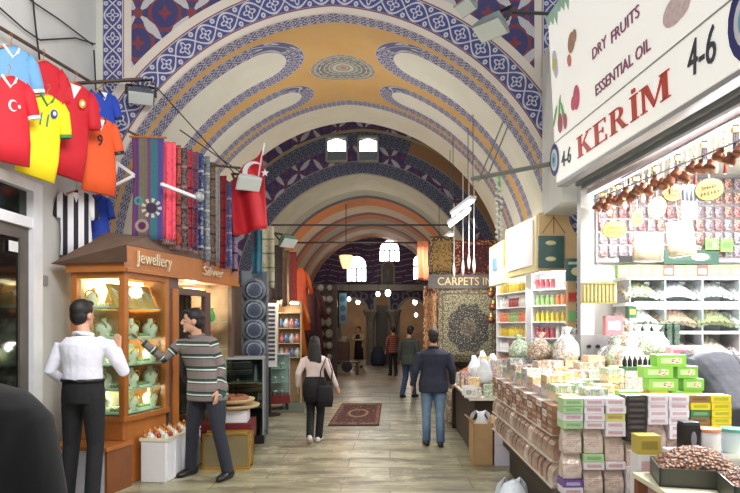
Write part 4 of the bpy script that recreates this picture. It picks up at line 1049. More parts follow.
        part('hair', remesh(h, 'hair', hairm or M_HAIR, max(.008, vox*.8), 2), None, t)
    if head and vox < .011:
        for s in (-1,1):
            e = part('eye', MB().ell(hp(s*.030,.079,.004), (.010,.007,.006), 8, 6, M=R), M_WPAINT, t, smooth=True)
            part('iris', MB().ell(hp(s*.030,.0850,.004), (.005,.003,.005), 8, 6, M=R), M_HAIR, e)
            part('eyebrow', MB().loft([hp(s*.014,.090,.022), hp(s*.030,.088,.028), hp(s*.046,.076,.022)], [.004,.005,.003], 6), M_HAIR, t)
        part('mouth', MB().ell(hp(0,.094,-.068), (.022,.007,.007), 8, 6, M=R), mat('lips', S(160,96,86), .5), t, smooth=True)
    t['_p'] = 1; del t['_p']
    return t, P, hp
def cloth_T(name, c, fold=.5):
    t = T(name, .8); n = t.noise(9, 4); t.color(t.mix(n, tuple(x*.85 for x in c), tuple(min(1, x*1.1) for x in c))); t.bump(t.noise(7, 3), fold, .03); return t.mat
# white shirt man at the kiosk, seen from behind, right hand raised on the glass
def toward(loc, rz, sc, w):      # world point to local coordinates of a figure
    q = Matrix.Rotation(-rz, 3, 'Z') @ (Vector(w) - Vector(loc)); return q / sc
M_WSH = cloth_T('white_shirt_cotton', S(232,232,244), .7); M_BTR = cloth_T('black_trousers_cloth', S(22,22,26), .4)
lc = Vector((-2.83, 5.72, 0)); sc_ = 1.075; rz_ = -.12
hand = toward(lc, rz_, sc_, (PX(117.5,6.12), 6.12, PZ(350,6.12)))
p, P, hp = person('man in white shirt and black trousers, back turned, hand raised to the kiosk glass', lc, rz_,
    dict(wrr=tuple(hand), elr=(.305,.11,1.15), ell=(-.265,-.06,1.16), wrl=(-.21,.13,1.02), shl=(-.175,0,1.42), hil=(-.09,0,.985), hir=(.09,0,.985), knr=(.10,.02,.53), head=(-.02,.03,1.64), shr=(.18,.02,1.43), fd1=(-.05,.10,1), pn1=(0,1,0), th1=(-1,0,0), anl=(-.14,-.02,.085), anr=(.11,-.05,.085), knl=(-.12,.02,.53)),
    sc_, M_WSH, M_BTR, hands=('relax','flat'), yaw=-.15, vox=.009, collar=M_WSH, girth=1.0, tuck=True)
part('belt', MB().loft([(.180*math.cos(a), .134*math.sin(a)-.004, 1.082) for a in [2*PI*i/24 for i in range(25)]], (.008,.016), 6), M_SHOE, p, smooth=True)
# striped jumper man pointing
t = T('striped_knit', .9); s = t.attr('stripe'); f = ((s + .085)*7.8).fr()
c = t.ramp(f, [(0,S(126,114,110)),(.34,S(44,44,48)),(.42,S(218,220,214)),(.52,S(44,84,70)),(.66,S(40,42,46)),(.74,S(126,114,110))], True)
t.color(c); t.bump(t.noise(40,2), .3, .01); M_KNIT = t.mat
lc = Vector((-2.02, 6.84, 0)); sc_ = 1.05; rz_ = math.radians(156)
M_NAVY = cloth_T('dark_navy_trousers', S(40,42,54), .5)
hand = Vector(toward(lc, rz_, sc_, (PX(143,6.72), 6.72, PZ(342,6.72))))
an1 = toward(lc, rz_, sc_, (PX(191,6.92), 6.92, .09)); an2 = toward(lc, rz_, sc_, (PX(228,6.74), 6.74, .09))
shr_ = Vector((.295,.02,1.42)); mid = (shr_ + hand)/2; dd_ = (hand - shr_); off = math.sqrt(max(.0, .275**2 - (dd_.length/2)**2)); pole = Vector((.2,.3,-1)); pole = (pole - dd_*(pole.dot(dd_)/dd_.length_squared)).normalized()
p, P, hp = person('man in a grey and green striped jumper pointing at the kiosk window', lc, rz_,
    dict(head=(.135,.06,1.635), neck=(.115,.02,1.465), shl=(-.07,.02,1.415), shr=tuple(shr_), elr=tuple(mid + pole*off), wrr=tuple(hand), ell=(-.17,-.02,1.15), wrl=(-.19,.06,.91),
         hil=(-.09,-.02,.93), hir=(.09,.0,.93), anr=tuple(an1), knr=tuple(Vector((.09,.03,.93)).lerp(Vector(an1), .5) + Vector((0,.03,0))), anl=tuple(an2), knl=tuple(Vector((-.09,0,.93)).lerp(Vector(an2), .5) + Vector((0,.04,0))), pn1=(0,.2,-1), th1=(0,1,.3)),
    sc_, M_KNIT, M_NAVY, hands=('relax','point'), yaw=-.85, vox=.009, collar=mat('grey_collar', S(112,104,102), .85), girth=1.2)
for k in range(2): part('button', MB().ell((.155 - .09*k, .137, 1.325), (.016,.012,.012), 8, 6), mat('tan_button', S(190,160,110), .4), p)
# foreground figure in black at the lower left
lc = Vector((-1.29, 1.82, 0))
t = T('black_ribbed_coat', .85); x, y, z = t.xyz(); t.color(S(20,20,22)); t.bump((x*38).sin(), .5, .01)
person('person in a black ribbed coat at the lower left corner, one shoulder in view', lc, .15, dict(shl=(-.19,0,1.37), shr=(.19,0,1.37), ell=(-.26,0,1.1), elr=(.25,0,1.1)), 1.03, t.mat, M_BTR, vox=.012, jacket=.14, girth=1.1)
# woman walking away
lc = Vector((-1.07, 8.85, 0)); M_PINK = cloth_T('pale_pink_cardigan', S(226,206,200), .5); M_BLK = cloth_T('black_cotton', S(24,22,26), .4)
p, P, hp = person('woman with long dark hair in a pale pink cardigan walking away with a black bag', lc, -.05,
    dict(anl=(-.05,-.20,.13), knl=(-.08,.05,.50), anr=(.05,.06,.085), knr=(.085,.06,.5), fnl=(-.1,.85,-.5), ell=(-.27,-.06,1.14), wrl=(-.30,.06,.92), elr=(.28,-.08,1.14), wrr=(.36,.02,.93), shl=(-.165,0,1.40), shr=(.165,0,1.40)),
    .86, M_PINK, M_BLK, shoe=mat('white_trainers', S(226,214,210), .5), hair='long', vox=.011, fem=True, girth=.98)
bg = MB(); bg.loft([(0,0,1.08),(0,-.02,.95),(.01,-.02,.80),(.02,-.01,.70)], [(.175,.13),(.20,.16),(.215,.165),(.20,.15)], 18); part('tied_jacket', bg, M_BLK, p, smooth=True)
hb = thing('shoulder_bag', 'black shoulder bag hanging at the right hip of the walking woman', 'bag', lc + Vector((.16,-.17,.53)))
part('bag', MB().loft([(0,0,0),(0,0,.12),(0,0,.26),(0,0,.30)], [(.10,.035),(.12,.05),(.11,.04),(.09,.02)], 12), M_BLK, hb, smooth=True)
part('strap', MB().loft([(.08,0,.28),(.10,.02,.5),(.02,.08,.72),(-.06,.0,.5),(-.08,0,.28)], .010, 6), M_BLK, hb)
# man in dark blue jacket and jeans
t = T('faded_denim', .85); x, y, z = t.xyz(); fd = hyp((x.abs() - .10)*7, (z - .66)*2.2); fd2 = hyp((x.abs() - .105)*8, (z - .33)*2.6)
c = t.mix((1 - fd).mx(0.0)*.8 + (1 - fd2).mx(0.0)*.6, S(50,84,124), S(150,176,198)); c = t.mix(t.noise(14,4)*.6, c, S(44,70,108)); t.color(c); M_JEAN = t.mat
M_NJ = cloth_T('navy_jacket_cloth', S(36,40,58), .7)
lc = Vector((.60, 8.58, 0))
person('man in a dark navy jacket and faded jeans walking away down the aisle', lc, .03, dict(anl=(-.10,.03,.085), anr=(.10,-.08,.085), knl=(-.10,.04,.5), ell=(-.27,-.05,1.13), wrl=(-.31,.05,.90), elr=(.28,-.04,1.14), wrr=(.30,.09,.93)), .925, M_NJ, M_JEAN, shoe=mat('dark_trainers', S(40,40,44), .6), vox=.011, jacket=.09, girth=1.06, collar=M_NJ)
# man beyond in a grey green top
M_GG = cloth_T('grey_green_top', S(66,72,66), .5); M_JD = cloth_T('dark_jeans', S(52,72,104), .4)
person('man in a grey green jumper and jeans standing just beyond the navy jacket', Vector((.44, 14.4, 0)), -.5, dict(head=(.03,.05,1.62), anl=(-.13,-.12,.085), anr=(.08,.12,.085)), .95, M_GG, M_JD, vox=.014, jacket=.05)
t = T('red_striped_shirt', .85); s = t.attr('stripe'); t.color(t.mix((s*14).fr() < .4, S(110,44,40), S(150,110,96)))
person('person in a red striped top with dark trousers standing near the far arches', Vector((.10, 20.8, 0)), .4, dict(), .93, t.mat, M_BLK, vox=.016)
M_WTR = cloth_T('cream_cloth', S(196,180,150), .3)
p, P, hp = person('distant figure in a black apron and cream sleeves in the left end arch', Vector((-1.24, 24.8, 0)), 2.6, dict(elr=(.27,.12,1.2), wrr=(.1,.25,1.2), ell=(-.27,.12,1.2), wrl=(-.1,.25,1.2)), .93, M_WTR, M_WTR, vox=.016)
part('apron', MB().loft([(0,.0,1.42),(0,.02,1.1),(0,.02,.9),(0,.02,.35)], [(.12,.145),(.165,.15),(.19,.17),(.21,.18)], 14), M_BLK, p, smooth=True)
o = thing('sack', 'blue sack on the floor beside the grey end door', 'sack', (PX(378,26.0), 26.0, 0)); part('sack', MB().lathe([(.25,0),(.32,.2),(.30,.5),(.2,.7),(.12,.8)], n=12), mat('blue_sack', S(50,62,90), .8, var=.3), o, smooth=True); part('neck_tie', MB().lathe([(.13,.74),(.14,.77),(.13,.80)], n=10), M_BLACK, o)
# shop keeper bent over behind the counter on the right
M_DGJ = cloth_T('charcoal_jacket', S(56,58,66), .6)
lc = Vector((2.62, 5.0, 0))
person('shop keeper in a charcoal jacket bending forward behind the green boxes', lc, math.radians(25), dict(hil=(-.09,-.22,.93), hir=(.09,-.22,.93), neck=(0,.12,1.30), head=(0,.26,1.22), shl=(-.19,.07,1.30), shr=(.19,.07,1.30), ell=(-.26,.06,1.10), elr=(.30,-.05,1.12), wrl=(-.2,.2,.95), wrr=(.30,-.02,.92), knl=(-.1,-.08,.5), knr=(.1,-.08,.5)), 1.08, M_DGJ, M_BLK, vox=.011, jacket=.14, pitch=-.9, girth=1.1)
# ================================================================ RIGHT SIDE
WORLD = .78; EXPO = 0.0
# ---- big shop sign
SA = Vector((1.77, 6.6, 3.18)); sd = Vector((.097, -1, 0)).normalized(); su = Vector((-.052, 0, 1)).normalized(); sn = sd.cross(su).normalized()
def suv(px, py):
    d = Vector(((px-CXP)/F, 1, (CYP-py)/F)); o = Vector((0,0,H)); k = (SA - o).dot(sn)/d.dot(sn); p = o + d*k - SA
    return p.dot(sd), p.dot(su)
sg = thing('shop_sign', 'large cream shop sign board over the right hand shop, red and black lettering', 'sign', SA)
SM = Matrix((sd, su, sn)).transposed().to_4x4()
SL, SHT = 4.4, 1.78
t = T('cream_sign_face', .35); x, y, z = t.xyz()
q = MB().box((SL/2, SHT/2, -.10), (SL, SHT, .20), M=SM)
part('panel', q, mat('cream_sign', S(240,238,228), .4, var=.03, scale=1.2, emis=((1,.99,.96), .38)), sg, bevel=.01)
sep = MB(); a, b = suv(572,132), suv(731,2); h0 = (a[1]+b[1])/2; print('SUV', [(q, [round(v,2) for v in suv(*q)]) for q in ((578,156),(577,138),(670,97),(667,69),(593,55),(639,8),(595,91),(650,40),(572,132),(726,0),(548,178),(740,61),(688,72),(714,60))])
part('divider', MB().box((SL/2, .42, .002), (SL, .012, .008), M=SM), M_GREYM, sg)
def stext(name, txt, p0, p1, m, hpx=None, size=None, shear=0):
    u0, v0 = suv(*p0); u1, v1 = suv(*p1); c = ((u0+u1)/2, (v0+v1)/2); w = abs(u1-u0)
    mb = MB(); text_mb(mb, txt, size, Matrix.Translation(Vector((0,0,0))) @ SM @ Matrix.Translation((c[0], c[1], .006)) @ Matrix.Rotation(math.atan2(v1-v0, u1-u0)*0, 4, 'Z'), .004, width=w, shear=shear)
    part(name, mb, m, sg)
M_RED = mat('red_letter', S(206,72,58), .4, var=.03); M_PURP = mat('purple_letter', S(150,92,120), .4, var=.03); M_BLK2 = mat('charcoal_letter', S(62,66,76), .4, var=.02)
# serif capitals K E R I(dot) M
def serif_word(u0, u1, v0, hgt):
    W_ = (u1-u0); k = W_/5.9; mb = MB()
    def P(pts): mb.add([(x_*k+u0, y_*hgt+v0, z_) for z_ in (.002,.012) for x_, y_ in pts], [tuple(range(len(pts)))[::-1], tuple(range(len(pts), 2*len(pts)))] + [(i, (i+1) % len(pts), (i+1) % len(pts)+len(pts), i+len(pts)) for i in range(len(pts))], 0, SM)
    def R(x0, x1, y0, y1): P([(x0,y0),(x1,y0),(x1,y1),(x0,y1)])
    def stem(x_, w=.24): R(x_, x_+w, 0, 1); R(x_-.12, x_+w+.12, 0, .05); R(x_-.12, x_+w+.12, .95, 1)
    stem(.14); P([(.38,.42),(.50,.52),(1.02,1),(.92,1)]); P([(.46,.52),(.62,.62),(1.16,0),(.86,0)]); R(.8,1.2,.95,1); R(.76,1.28,0,.05)
    x_ = 1.46; stem(x_); R(x_+.2,x_+.82,0,.06); R(x_+.2,x_+.78,.94,1); R(x_+.2,x_+.6,.49,.55); R(x_+.76,x_+.82,0,.24); R(x_+.72,x_+.78,.78,1); R(x_+.55,x_+.6,.40,.64)
    x_ = 2.62; stem(x_); 
    A = [math.pi/2 - math.pi*i/10 for i in range(11)]
    for i in range(10):
        a, b = A[i], A[i+1]; P([(x_+.40+.36*math.cos(a), .74+.26*math.sin(a)), (x_+.40+.36*math.cos(b), .74+.26*math.sin(b)), (x_+.40+.16*math.cos(b), .74+.20*math.sin(b)), (x_+.40+.16*math.cos(a), .74+.20*math.sin(a))])
    R(x_+.2,x_+.44,.94,1); R(x_+.2,x_+.44,.48,.54); P([(x_+.34,.5),(x_+.54,.52),(x_+.96,0),(x_+.70,0)]); R(x_+.66,x_+1.02,0,.05)
    x_ = 3.92; stem(x_); R(x_+.02,x_+.22,1.10,1.26)
    x_ = 4.50; stem(x_, .12); stem(x_+1.02, .24); P([(x_+.02,1),(x_+.30,1),(x_+.66,.12),(x_+.56,0)]); P([(x_+.56,0),(x_+.66,.12),(x_+1.14,1),(x_+1.02,1)])
    return mb
u0, v0 = suv(578, 157); u1, v1 = suv(672, 95)
part('lettering', serif_word(u0, u1, .10, .195), M_RED, sg)
stext('lettering', '4-6', (688,62), (716,42), M_BLK2, size=.33, shear=.15)
stext('lettering', '4-6', (562,161), (571,155), M_BLK2, size=.22, shear=.15)
stext('lettering', 'DRY', (593,54), (607,41), M_PURP, size=.14); stext('lettering', 'FRUITS', (612,37), (640,10), M_PURP, size=.14)
stext('lettering', 'ESSENTIAL OIL', (596,88), (651,46), M_PURP, size=.14)
def disc(mb, px, py, ru, rv, z=.006, n=18, rot=0):
    u, v = suv(px, py); mb.add([(u, v, z+.004)] + [(u+ru*math.cos(2*PI*i/n)*math.cos(rot)-rv*math.sin(2*PI*i/n)*math.sin(rot), v+ru*math.cos(2*PI*i/n)*math.sin(rot)+rv*math.sin(2*PI*i/n)*math.cos(rot), z) for i in range(n)], [(0, 1+i, 1+(i+1) % n) for i in range(n)], 0, SM); return mb
M_EB = mat('deep_blue_eye', S(44,50,120), .3, var=.02); M_EL = mat('light_blue_eye', S(120,190,220), .3, var=.02)
for (px, py, r) in ((555,160,.17),(750,15,.24)):
    e = part('eye_emblem', disc(MB(), px, py, r*.8, r), M_EB, sg); part('white_ring', disc(MB(), px, py, r*.55, r*.68, .009), M_WPAINT, e); part('blue_centre', disc(MB(), px, py, r*.38, r*.46, .012), M_EL, e); part('pupil', disc(MB(), px, py, r*.16, r*.2, .015), M_BLK2, e)
fl_ = part('white_flower', disc(disc(disc(MB(), 556,64,.07,.12), 557,71,.06,.07,.007), 555,57,.06,.07,.008), M_WPAINT, sg); part('flower_centre', disc(MB(), 555,64,.05,.07,.010), mat('pale_yellow', S(230,220,120), .5), fl_)
part('nut_picture', disc(disc(MB(), 572,42,.09,.10), 575,36,.06,.07,.008), mat('nut_brown', S(190,150,130), .5, var=.2, scale=20), sg); part('red_bud', disc(MB(), 570,60,.05,.07,.006,14,.5), mat('pale_red', S(230,150,140), .5), sg)
part('pink_blossom', disc(disc(MB(), 577,97,.08,.12), 574,103,.06,.07,.008), mat('pink_petals', S(228,110,140), .5, var=.2, scale=20), sg)
part('olive_leaves', disc(disc(disc(MB(), 560,110,.03,.16,.006,10,-.3), 564,114,.03,.15,.007,10,.3), 556,116,.03,.12,.008,10,-.6), mat('leaf_green', S(130,190,120), .5), sg); part('olives', disc(disc(MB(), 561,123,.07,.1,.009), 566,121,.05,.08,.009), mat('olive_red', S(190,110,120), .5), sg)
part('spice_heap', disc(disc(disc(MB(), 676,8,.16,.10), 682,3,.12,.09,.008), 671,14,.09,.06,.009), mat('pale_pink_spice', S(234,204,202), .6, var=.2, scale=30), sg)
gb = MB()
for i in range(16): u, v = .02+i*.10, SHT-.07; gb.add([(u-.07,v+.07,.004),(u+.09,v+.07,.004),(u+.05,v-.06-.05*(i % 3),.006),(u-.03,v-.03,.006)], [(0,1,2,3)], 0, SM)
part('leaf_border', gb, mat('pale_green_leaves', S(176,212,188), .5), sg)
# ---- shutter box and rail under the sign
def alongbox(s0, s1, x0, x1, z0, z1, mb=None):   # x offset to the right of the sign line
    mb = mb or MB(); r = Vector((1,.097,0)).normalized(); a = SA + sd*s0; b = SA + sd*s1
    vs = [a+r*x0, b+r*x0, b+r*x1, a+r*x1]; return mb.add([(p.x,p.y,z0) for p in vs] + [(p.x,p.y,z1) for p in vs], [(0,1,2,3),(7,6,5,4),(0,4,5,1),(1,5,6,2),(2,6,7,3),(3,7,4,0)])
sb = thing('roller_shutter', 'grey ribbed roller shutter box beneath the big sign', 'shutter', (0,0,0))
part('soffit', alongbox(0, SL, .01, .12, 3.14, 3.178), M_GREYM, sb)
for i in range(4): part('slat', alongbox(.05, SL, .12+.035*i, .16+.035*i, 3.23-.045*i, 3.33-.045*i), mat('shutter_grey', S(122,126,128), .45, .3), sb)
part('guide_rail', alongbox(.02, .12, .22, .34, 0, 3.2), M_GREYM, sb)
part('bottom_bar', alongbox(.10, SL, .29, .33, 3.045, 3.10), mat('pinkish_bar', S(196,176,176), .4), sb)
tb_ = part('tube_lamp', alongbox(.10, SL, .285, .32, 3.015, 3.04), mat('lavender_tube', (1,1,1), .4, var=0, emis=((.85,.78,1), 1.2)), sb)
# ---- shop interior shell
struct('wall_right_shop_end', MB().bb(2.12, 4.3, 6.78, 6.9, 0, 3.3), M_WALLW)
struct('wall_right_shop_back', MB().bb(4.2, 4.3, 1.5, 6.78, 0, 3.3), M_WALLW)
struct('ceiling_right_shop', MB().bb(2.2, 4.3, 1.5, 6.78, 3.3, 3.4), M_WALLW)
struct('wall_right_pier', MB().bb(2.0, 2.14, 6.50, 6.62, 0, 3.15).bb(1.86, 2.2, 6.7, 7.58, 3.0, 4.95), M_WALLW)
YW = 6.70
def wx(px): return PX(px, YW)
def wz(py): return PZ(py, YW)
pg_ = thing('peg_panel', 'grey peg panel covered in small sachets on the shop end wall', 'panel', (wx(672), YW, 0))
part('board', MB().bb(wx(597)-wx(672), wx(765)-wx(672), .03, .06, wz(262), wz(150)), mat('lilac_grey_board', S(196,190,200), .6, var=.08), pg_)
for y_ in (178, 192, 206, 219, 232, 245): part('rail', MB().bb(wx(598)-wx(672), wx(765)-wx(672), .015, .03, wz(y_)-.008, wz(y_)+.008), M_GREYM, pg_)
def sachet(m):
    mb = MB(); mb.loft([(0,0,0),(0,0,-.03),(0,0,-.09),(0,0,-.12)], [(.038,.004),(.042,.012),(.042,.014),(.040,.004)], 8); return mb.mesh('sachet', m, True)
sm_ = []
for i, c in enumerate((S(236,222,224), S(220,180,184), S(212,200,206), S(230,212,190))): 
    t = T('sachet_print_%d' % i, .35); x, y, z = t.xyz(); t.color(t.mix(t.voro(60, None, 'Distance') > .5, c, S(170,90,100) if i % 2 else S(140,120,140))); sm_.append(sachet(t.mat))
for j, y_ in enumerate((178, 192, 206, 219, 232, 245)):
    for i in range(16):
        o = link('sachet', sm_[(i*7 + j*3 + (i*j) % 3) % 4], None, (wx(603+9.6*i), YW-.0, wz(y_)-.006)); tag(o, 'pink or white sachet in the %s row down of the peg panel' % ORD[j], 'sachet', 'sachets, peg panel row %s' % ORD[j])
# shelves, heaps in bins, tube
bs = thing('spice_shelving', 'white spice shelving with glass fronted bins along the shop end wall', 'shelving', (wx(680), YW-.12, 0))
cx_ = wx(680)
def sx(px): return PX(px, YW-.12) - PX(680, YW-.12)
def sz(py): return PZ(py, YW-.3)
for k_, y_ in enumerate((277, 303, 331, 362)): part('shelf_board', MB().bb(sx(612), sx(768), -.25, .14, sz(y_)-.03, sz(y_)), M_WPAINT, bs)
part('lamp_tube', MB().bb(sx(620), sx(738), -.285, -.255, sz(309), sz(302)), mat('cool_tube', (1,1,1), .4, var=0, emis=((.93,.97,1), 9)), bs)
for y_ in (300, 329): part('glass_front', MB().bb(sx(614), sx(766), -.255, -.25, sz(y_), sz(y_)+.17), GL, bs)
for px in (616, 650, 686, 722, 764):
    part('divider', MB().bb(sx(px)-.008, sx(px)+.008, -.24, .13, sz(362), sz(280)), M_GREYM, bs)
tone = [(S(186,178,150),'green grey dried herb'), (S(206,196,206),'pale lilac blossom'), (S(168,160,160),'grey tea leaf'), (S(190,176,190),'mauve petal'), (S(214,206,196),'white apricot'), (S(176,140,120),'brown hazelnut'), (S(150,140,100),'green raisin'), (S(210,204,190),'cream almond'), (S(220,214,220),'white sugar'), (S(200,190,196),'pale lokum'), (S(210,200,180),'beige fig'), (S(196,180,190),'pink lokum')]
for j, y_ in enumerate((303, 331, 362)):
    for i in range(4):
        a, b = ((617,649),(651,685),(687,721),(723,763))[i]; c, nm_ = tone[j*4+i]
        x0, x1 = PX(a, YW-.12), PX(b, YW-.12)
        def hp_(u, v, x0=x0, x1=x1, z=sz(y_)): 
            return Vector((x0+(x1-x0)*u, YW-.36+.33*v, z + .02 + .25*math.sin(PI*min(max(u,.06),.94))**.35*(.25+.75*v**.7) + .008*math.sin(u*37+v*23)))
        t = T('heap_%d' % (j*4+i), .8); n_ = t.voro(55); t.color(t.mix(t.voro(55, None, 'Distance')*1.2, tuple(min(1,q*1.15) for q in c), tuple(q*.55 for q in c))); t.bump(t.voro(55, None, 'Distance'), .6, .01)
        single('heap', MB().sheet(hp_, 14, 8, .05), t.mat, 'heap of %s in the %s bin from left, %s bin row down' % (nm_, ORD[i], ORD[j]), 'spices', kind='stuff')
# row of green and red boxes above the bins
def labelmat(name, base, acc, acc2=None, nz=70):
    t = T(name, .4); x, y, z = t.xyz('Generated')
    c = t.mix(((z - .5).abs() < .22)*((x - .5).abs() < .36)*(t.noise(nz, 1, t.vec(x*1.0, z*.4)) > .48), base, acc)
    if acc2: c = t.mix((hyp((x - .66)*1.6, z - .5) < .26), c, t.mix(t.voro(9, t.vec(x, z), 'Distance') > .42, acc2, S(236,226,200)))
    t.color(c); return t.mat
def bx(w, d, h, m, name='box', bev=.004):
    return MB().bb(-w/2, w/2, -d/2, d/2, 0, h).mesh(name, m)
m_gr = labelmat('green_carton', S(150,196,110), S(220,236,200), S(150,96,70)); m_rd = labelmat('red_carton', S(196,84,84), S(236,220,210), S(220,150,140))
for i in range(11):
    m_ = m_rd if i in (4, 7) else m_gr
    tag(link('tea_carton', bx(.115,.09,.125, m_), None, (PX(622+11.2*i, YW-.2), YW-.2, sz(277)), 0), '%s fruit tea carton in the row over the spice bins, %s from the left' % ('red' if i in (4,7) else 'green', ORD[i]), 'box', 'tea cartons over the spice bins')
single('placard', MB().bb(wx(660)-.0, wx(714), YW-.10, YW-.085, wz(265), wz(251)), labelmat('dark_green_card', S(62,96,84), S(90,120,104), S(170,140,90)), 'long dark green placard above the carton row', 'placard')
single('placard', MB().bb(wx(616), wx(636), YW-.10, YW-.085, wz(263), wz(257)), M_BLACK, 'short black placard left of the green one', 'placard')
for i, (a, b, y0, y1, nm_) in enumerate(((701,714,252,240,'left'),(716,728,253,240,'right'))): single('placard', MB().bb(wx(a), wx(b), YW-.10, YW-.085, wz(y0), wz(y1)), labelmat('bright_green_card%d' % i, S(140,206,110), S(90,150,80), S(120,80,60) if i == 0 else None), 'small bright green picture card on the peg panel, %s of the two' % nm_, 'placard')
# ---- hanging copper pots and other goods along the shop front
cp = thing('copper_pot', 'x', 'coffee pot')
part('pot', MB().lathe([(.03,-.06),(.055,-.055),(.06,-.03),(.042,.005),(.05,.03),(.045,.03),(.036,.0)], n=14, M=Matrix.Rotation(.5,4,'Y')), mat('copper', S(132,82,60), .38, .55, var=.25), cp, smooth=True)
part('handle', MB().loft([(.04,0,.015),(.10,0,.06),(.13,0,.10)], .007, 6), M_WDARK, cp); part('hook', MB().cyl((0,0,.0),(0,0,.14),.004,n=5), M_GREYM, cp)
cpp = Proto(cp)
pa, pb_ = W(598,206,6.35), W(742,150,3.95)
for i in range(22):
    f = i/21; p_ = pa.lerp(pb_, f); p_.z += .03*math.sin(i*2.4)
    cpp.at(p_, rnd(-.6,.9), 'small copper coffee pot hanging under the shop rail, %s from the far end' % (ORD[i] if i < 20 else ('twenty-first','twenty-second')[i-20]), 'copper coffee pots on the front rail', scale=.8)
for i in range(20):
    f = (i+.5)/20; p_ = W(597,194,6.42).lerp(W(742,120,3.95), f); kind = i % 3
    nm_, m_, lb = (('bead_strand', mat('cream_beads', S(206,200,160), .5, var=.4, scale=50), 'cream bead strand'), ('incense_bundle', mat('dark_incense', S(70,62,66), .7, var=.4, scale=40), 'dark incense bundle'), ('spoon', mat('pale_wood_spoon', S(200,180,146), .6), 'pale wooden spoon'))[kind]
    t0 = thing(nm_, '%s hanging from the shop rail, %s along from the far end' % (lb, ORD[i]), nm_.replace('_', ' '), p_, 0, 'goods on the front rail')
    if kind == 2: part('bowl', MB().ell((0,0,-.24),(.025,.012,.04)), m_, t0, smooth=True); part('handle', MB().cyl((0,0,-.21),(0,0,.02),.006,n=6), m_, t0)
    elif kind == 1:
        mb = MB(); [mb.cyl((.008*k-.016,.004*(k % 2),-.22),(.008*k-.016,.004*(k % 2),-.01),.006,n=5) for k in range(5)]; part('sticks', mb, m_, t0); part('band', MB().bb(-.025,.025,-.012,.014,-.06,-.03), M_GOLD, t0)
    else:
        mb = MB(); [mb.ell((.004*math.sin(k*2),0,-.02-.024*k),(.012,.012,.012),6,4) for k in range(9)]; part('beads', mb, m_, t0); part('tassel', MB().cyl((0,0,-.22),(0,0,-.30),.006,.014,6), M_RED, t0)
single('hanging_rail', MB().cyl(W(594,193,6.45), W(746,112,3.85), .010, n=6).cyl(W(594,200,6.40), W(746,138,3.9), .008, n=6), M_GREYM, 'thin steel rail along the shop front carrying pots and spoons', 'rail')
def oval(px, py, Y, rx, rz_, m, label, edge=None, rot=0):
    t0 = thing('oval_sign', label, 'sign', W(px, py, Y)); Mr = Matrix.Rotation(-.25,4,'Z') @ Matrix.Rotation(rot,4,'Y') @ Matrix.Rotation(PI/2,4,'X') @ Matrix.Diagonal((rx, rz_, 1, 1))
    if edge: part('border', MB().lathe([(1.0,-.008),(1.0,.008)], n=26, M=Mr), edge, t0)
    part('face', MB().lathe([(.90,-.006),(.90,.012)], n=26, M=Mr), m, t0)
    lt = MB(); R2 = Matrix.Rotation(-.25,4,'Z') @ Matrix.Rotation(rot,4,'Y')
    for zc, w in ((.25,.42),(-.25,.55)):
        for k in range(6): lt.box((rx*w*(-1+.4*k), -.016, rz_*zc), (rx*.085, .004, rz_*(.22 if k % 2 else .3)), M=R2)
    part('lettering', lt, mat('brown_print', S(90,76,40), .5), t0)
    part('cord', MB().cyl((0,0,rz_*.9),(0,0,rz_+.25),.003,n=5), M_GREYM, t0)
M_YEL = mat('yellow_card', S(232,220,96), .5, var=.05); M_OLV = mat('olive_card', S(150,140,74), .5, var=.08)
oval(614,230,6.1,.115,.085,M_YEL,'yellow oval price sign nearest the grey shutter post', M_OLV)
oval(637,218,5.8,.05,.095,M_YEL,'narrow yellow oval card between the yellow and cream ones', None, .2)
oval(657,208,5.6,.075,.10,mat('cream_heart_card', S(238,230,190), .5),'cream leaf shaped oval card hanging below the copper pots', mat('gold_rim', S(200,180,90), .4), .3)
oval(673,193,5.0,.085,.075,M_OLV,'olive oval sign partly behind a white card', mat('dark_green_rim', S(60,70,50), .5))
oval(709,190,4.6,.105,.088,M_OLV,'large olive oval sign with dark rim, furthest right', mat('dark_green_rim', S(60,70,50), .5), -.2)
o = thing('price_card', 'white card strip with dark bottles hanging left of the large olive oval', 'card', W(689,198,4.7)); part('card', MB().bb(-.06,.06,-.004,.004,-.16,.10), mat('white_card', S(224,222,226), .5), o)
for i in range(4): part('printed_bottle', MB().bb(-.045+.03*i-.008, -.045+.03*i+.008, -.010, -.004, -.02+.0*i, .06), mat('slate_print', S(90,92,110), .5), o)
part('cord', MB().cyl((0,0,.1),(0,0,.30),.003,n=5), M_GREYM, o)
def pack(px, py, Y, w, h, rot, label):
    t0 = thing('spice_bag', label, 'bag', W(px, py, Y)); t0.rotation_euler = (0, rot, -.15)
    t = MATS.get('spice_bag_wrap')
    if not t:
        tt = T('spice_bag_wrap', .25); tt.color(tt.mix(tt.noise(18,5), S(150,128,100), S(226,216,196))); tt.bump(tt.noise(12,4), .7, .02); t = MATS['spice_bag_wrap'] = tt.mat
    part('bag', MB().loft([(0,0,-h/2),(0,0,-h*.45),(0,0,0),(0,0,h*.42),(0,0,h/2)], [(w*.46,.01),(w*.5,.05),(w*.52,.075),(w*.48,.04),(w*.46,.008)], 16), t, t0, smooth=True)
    part('header', MB().bb(-w*.46,w*.46,-.006,.006,h*.48,h*.56), mat('white_card', S(224,222,226)), t0); part('cord', MB().cyl((0,0,h*.55),(0,0,h*.55+.3),.003,n=5), M_GREYM, t0)
pack(648,248,5.75,.27,.25,.02,'big clear bag of beige spice hanging left above the green cartons'); pack(681,240,5.6,.24,.30,-.12,'taller clear bag of beige spice hanging right of the first bag')
sbx = thing('stick_box', 'flat open box of pale wooden sticks hanging left of the spice bins', 'box', W(599,293,5.9)); sbx.rotation_euler = (0,0,-.1)
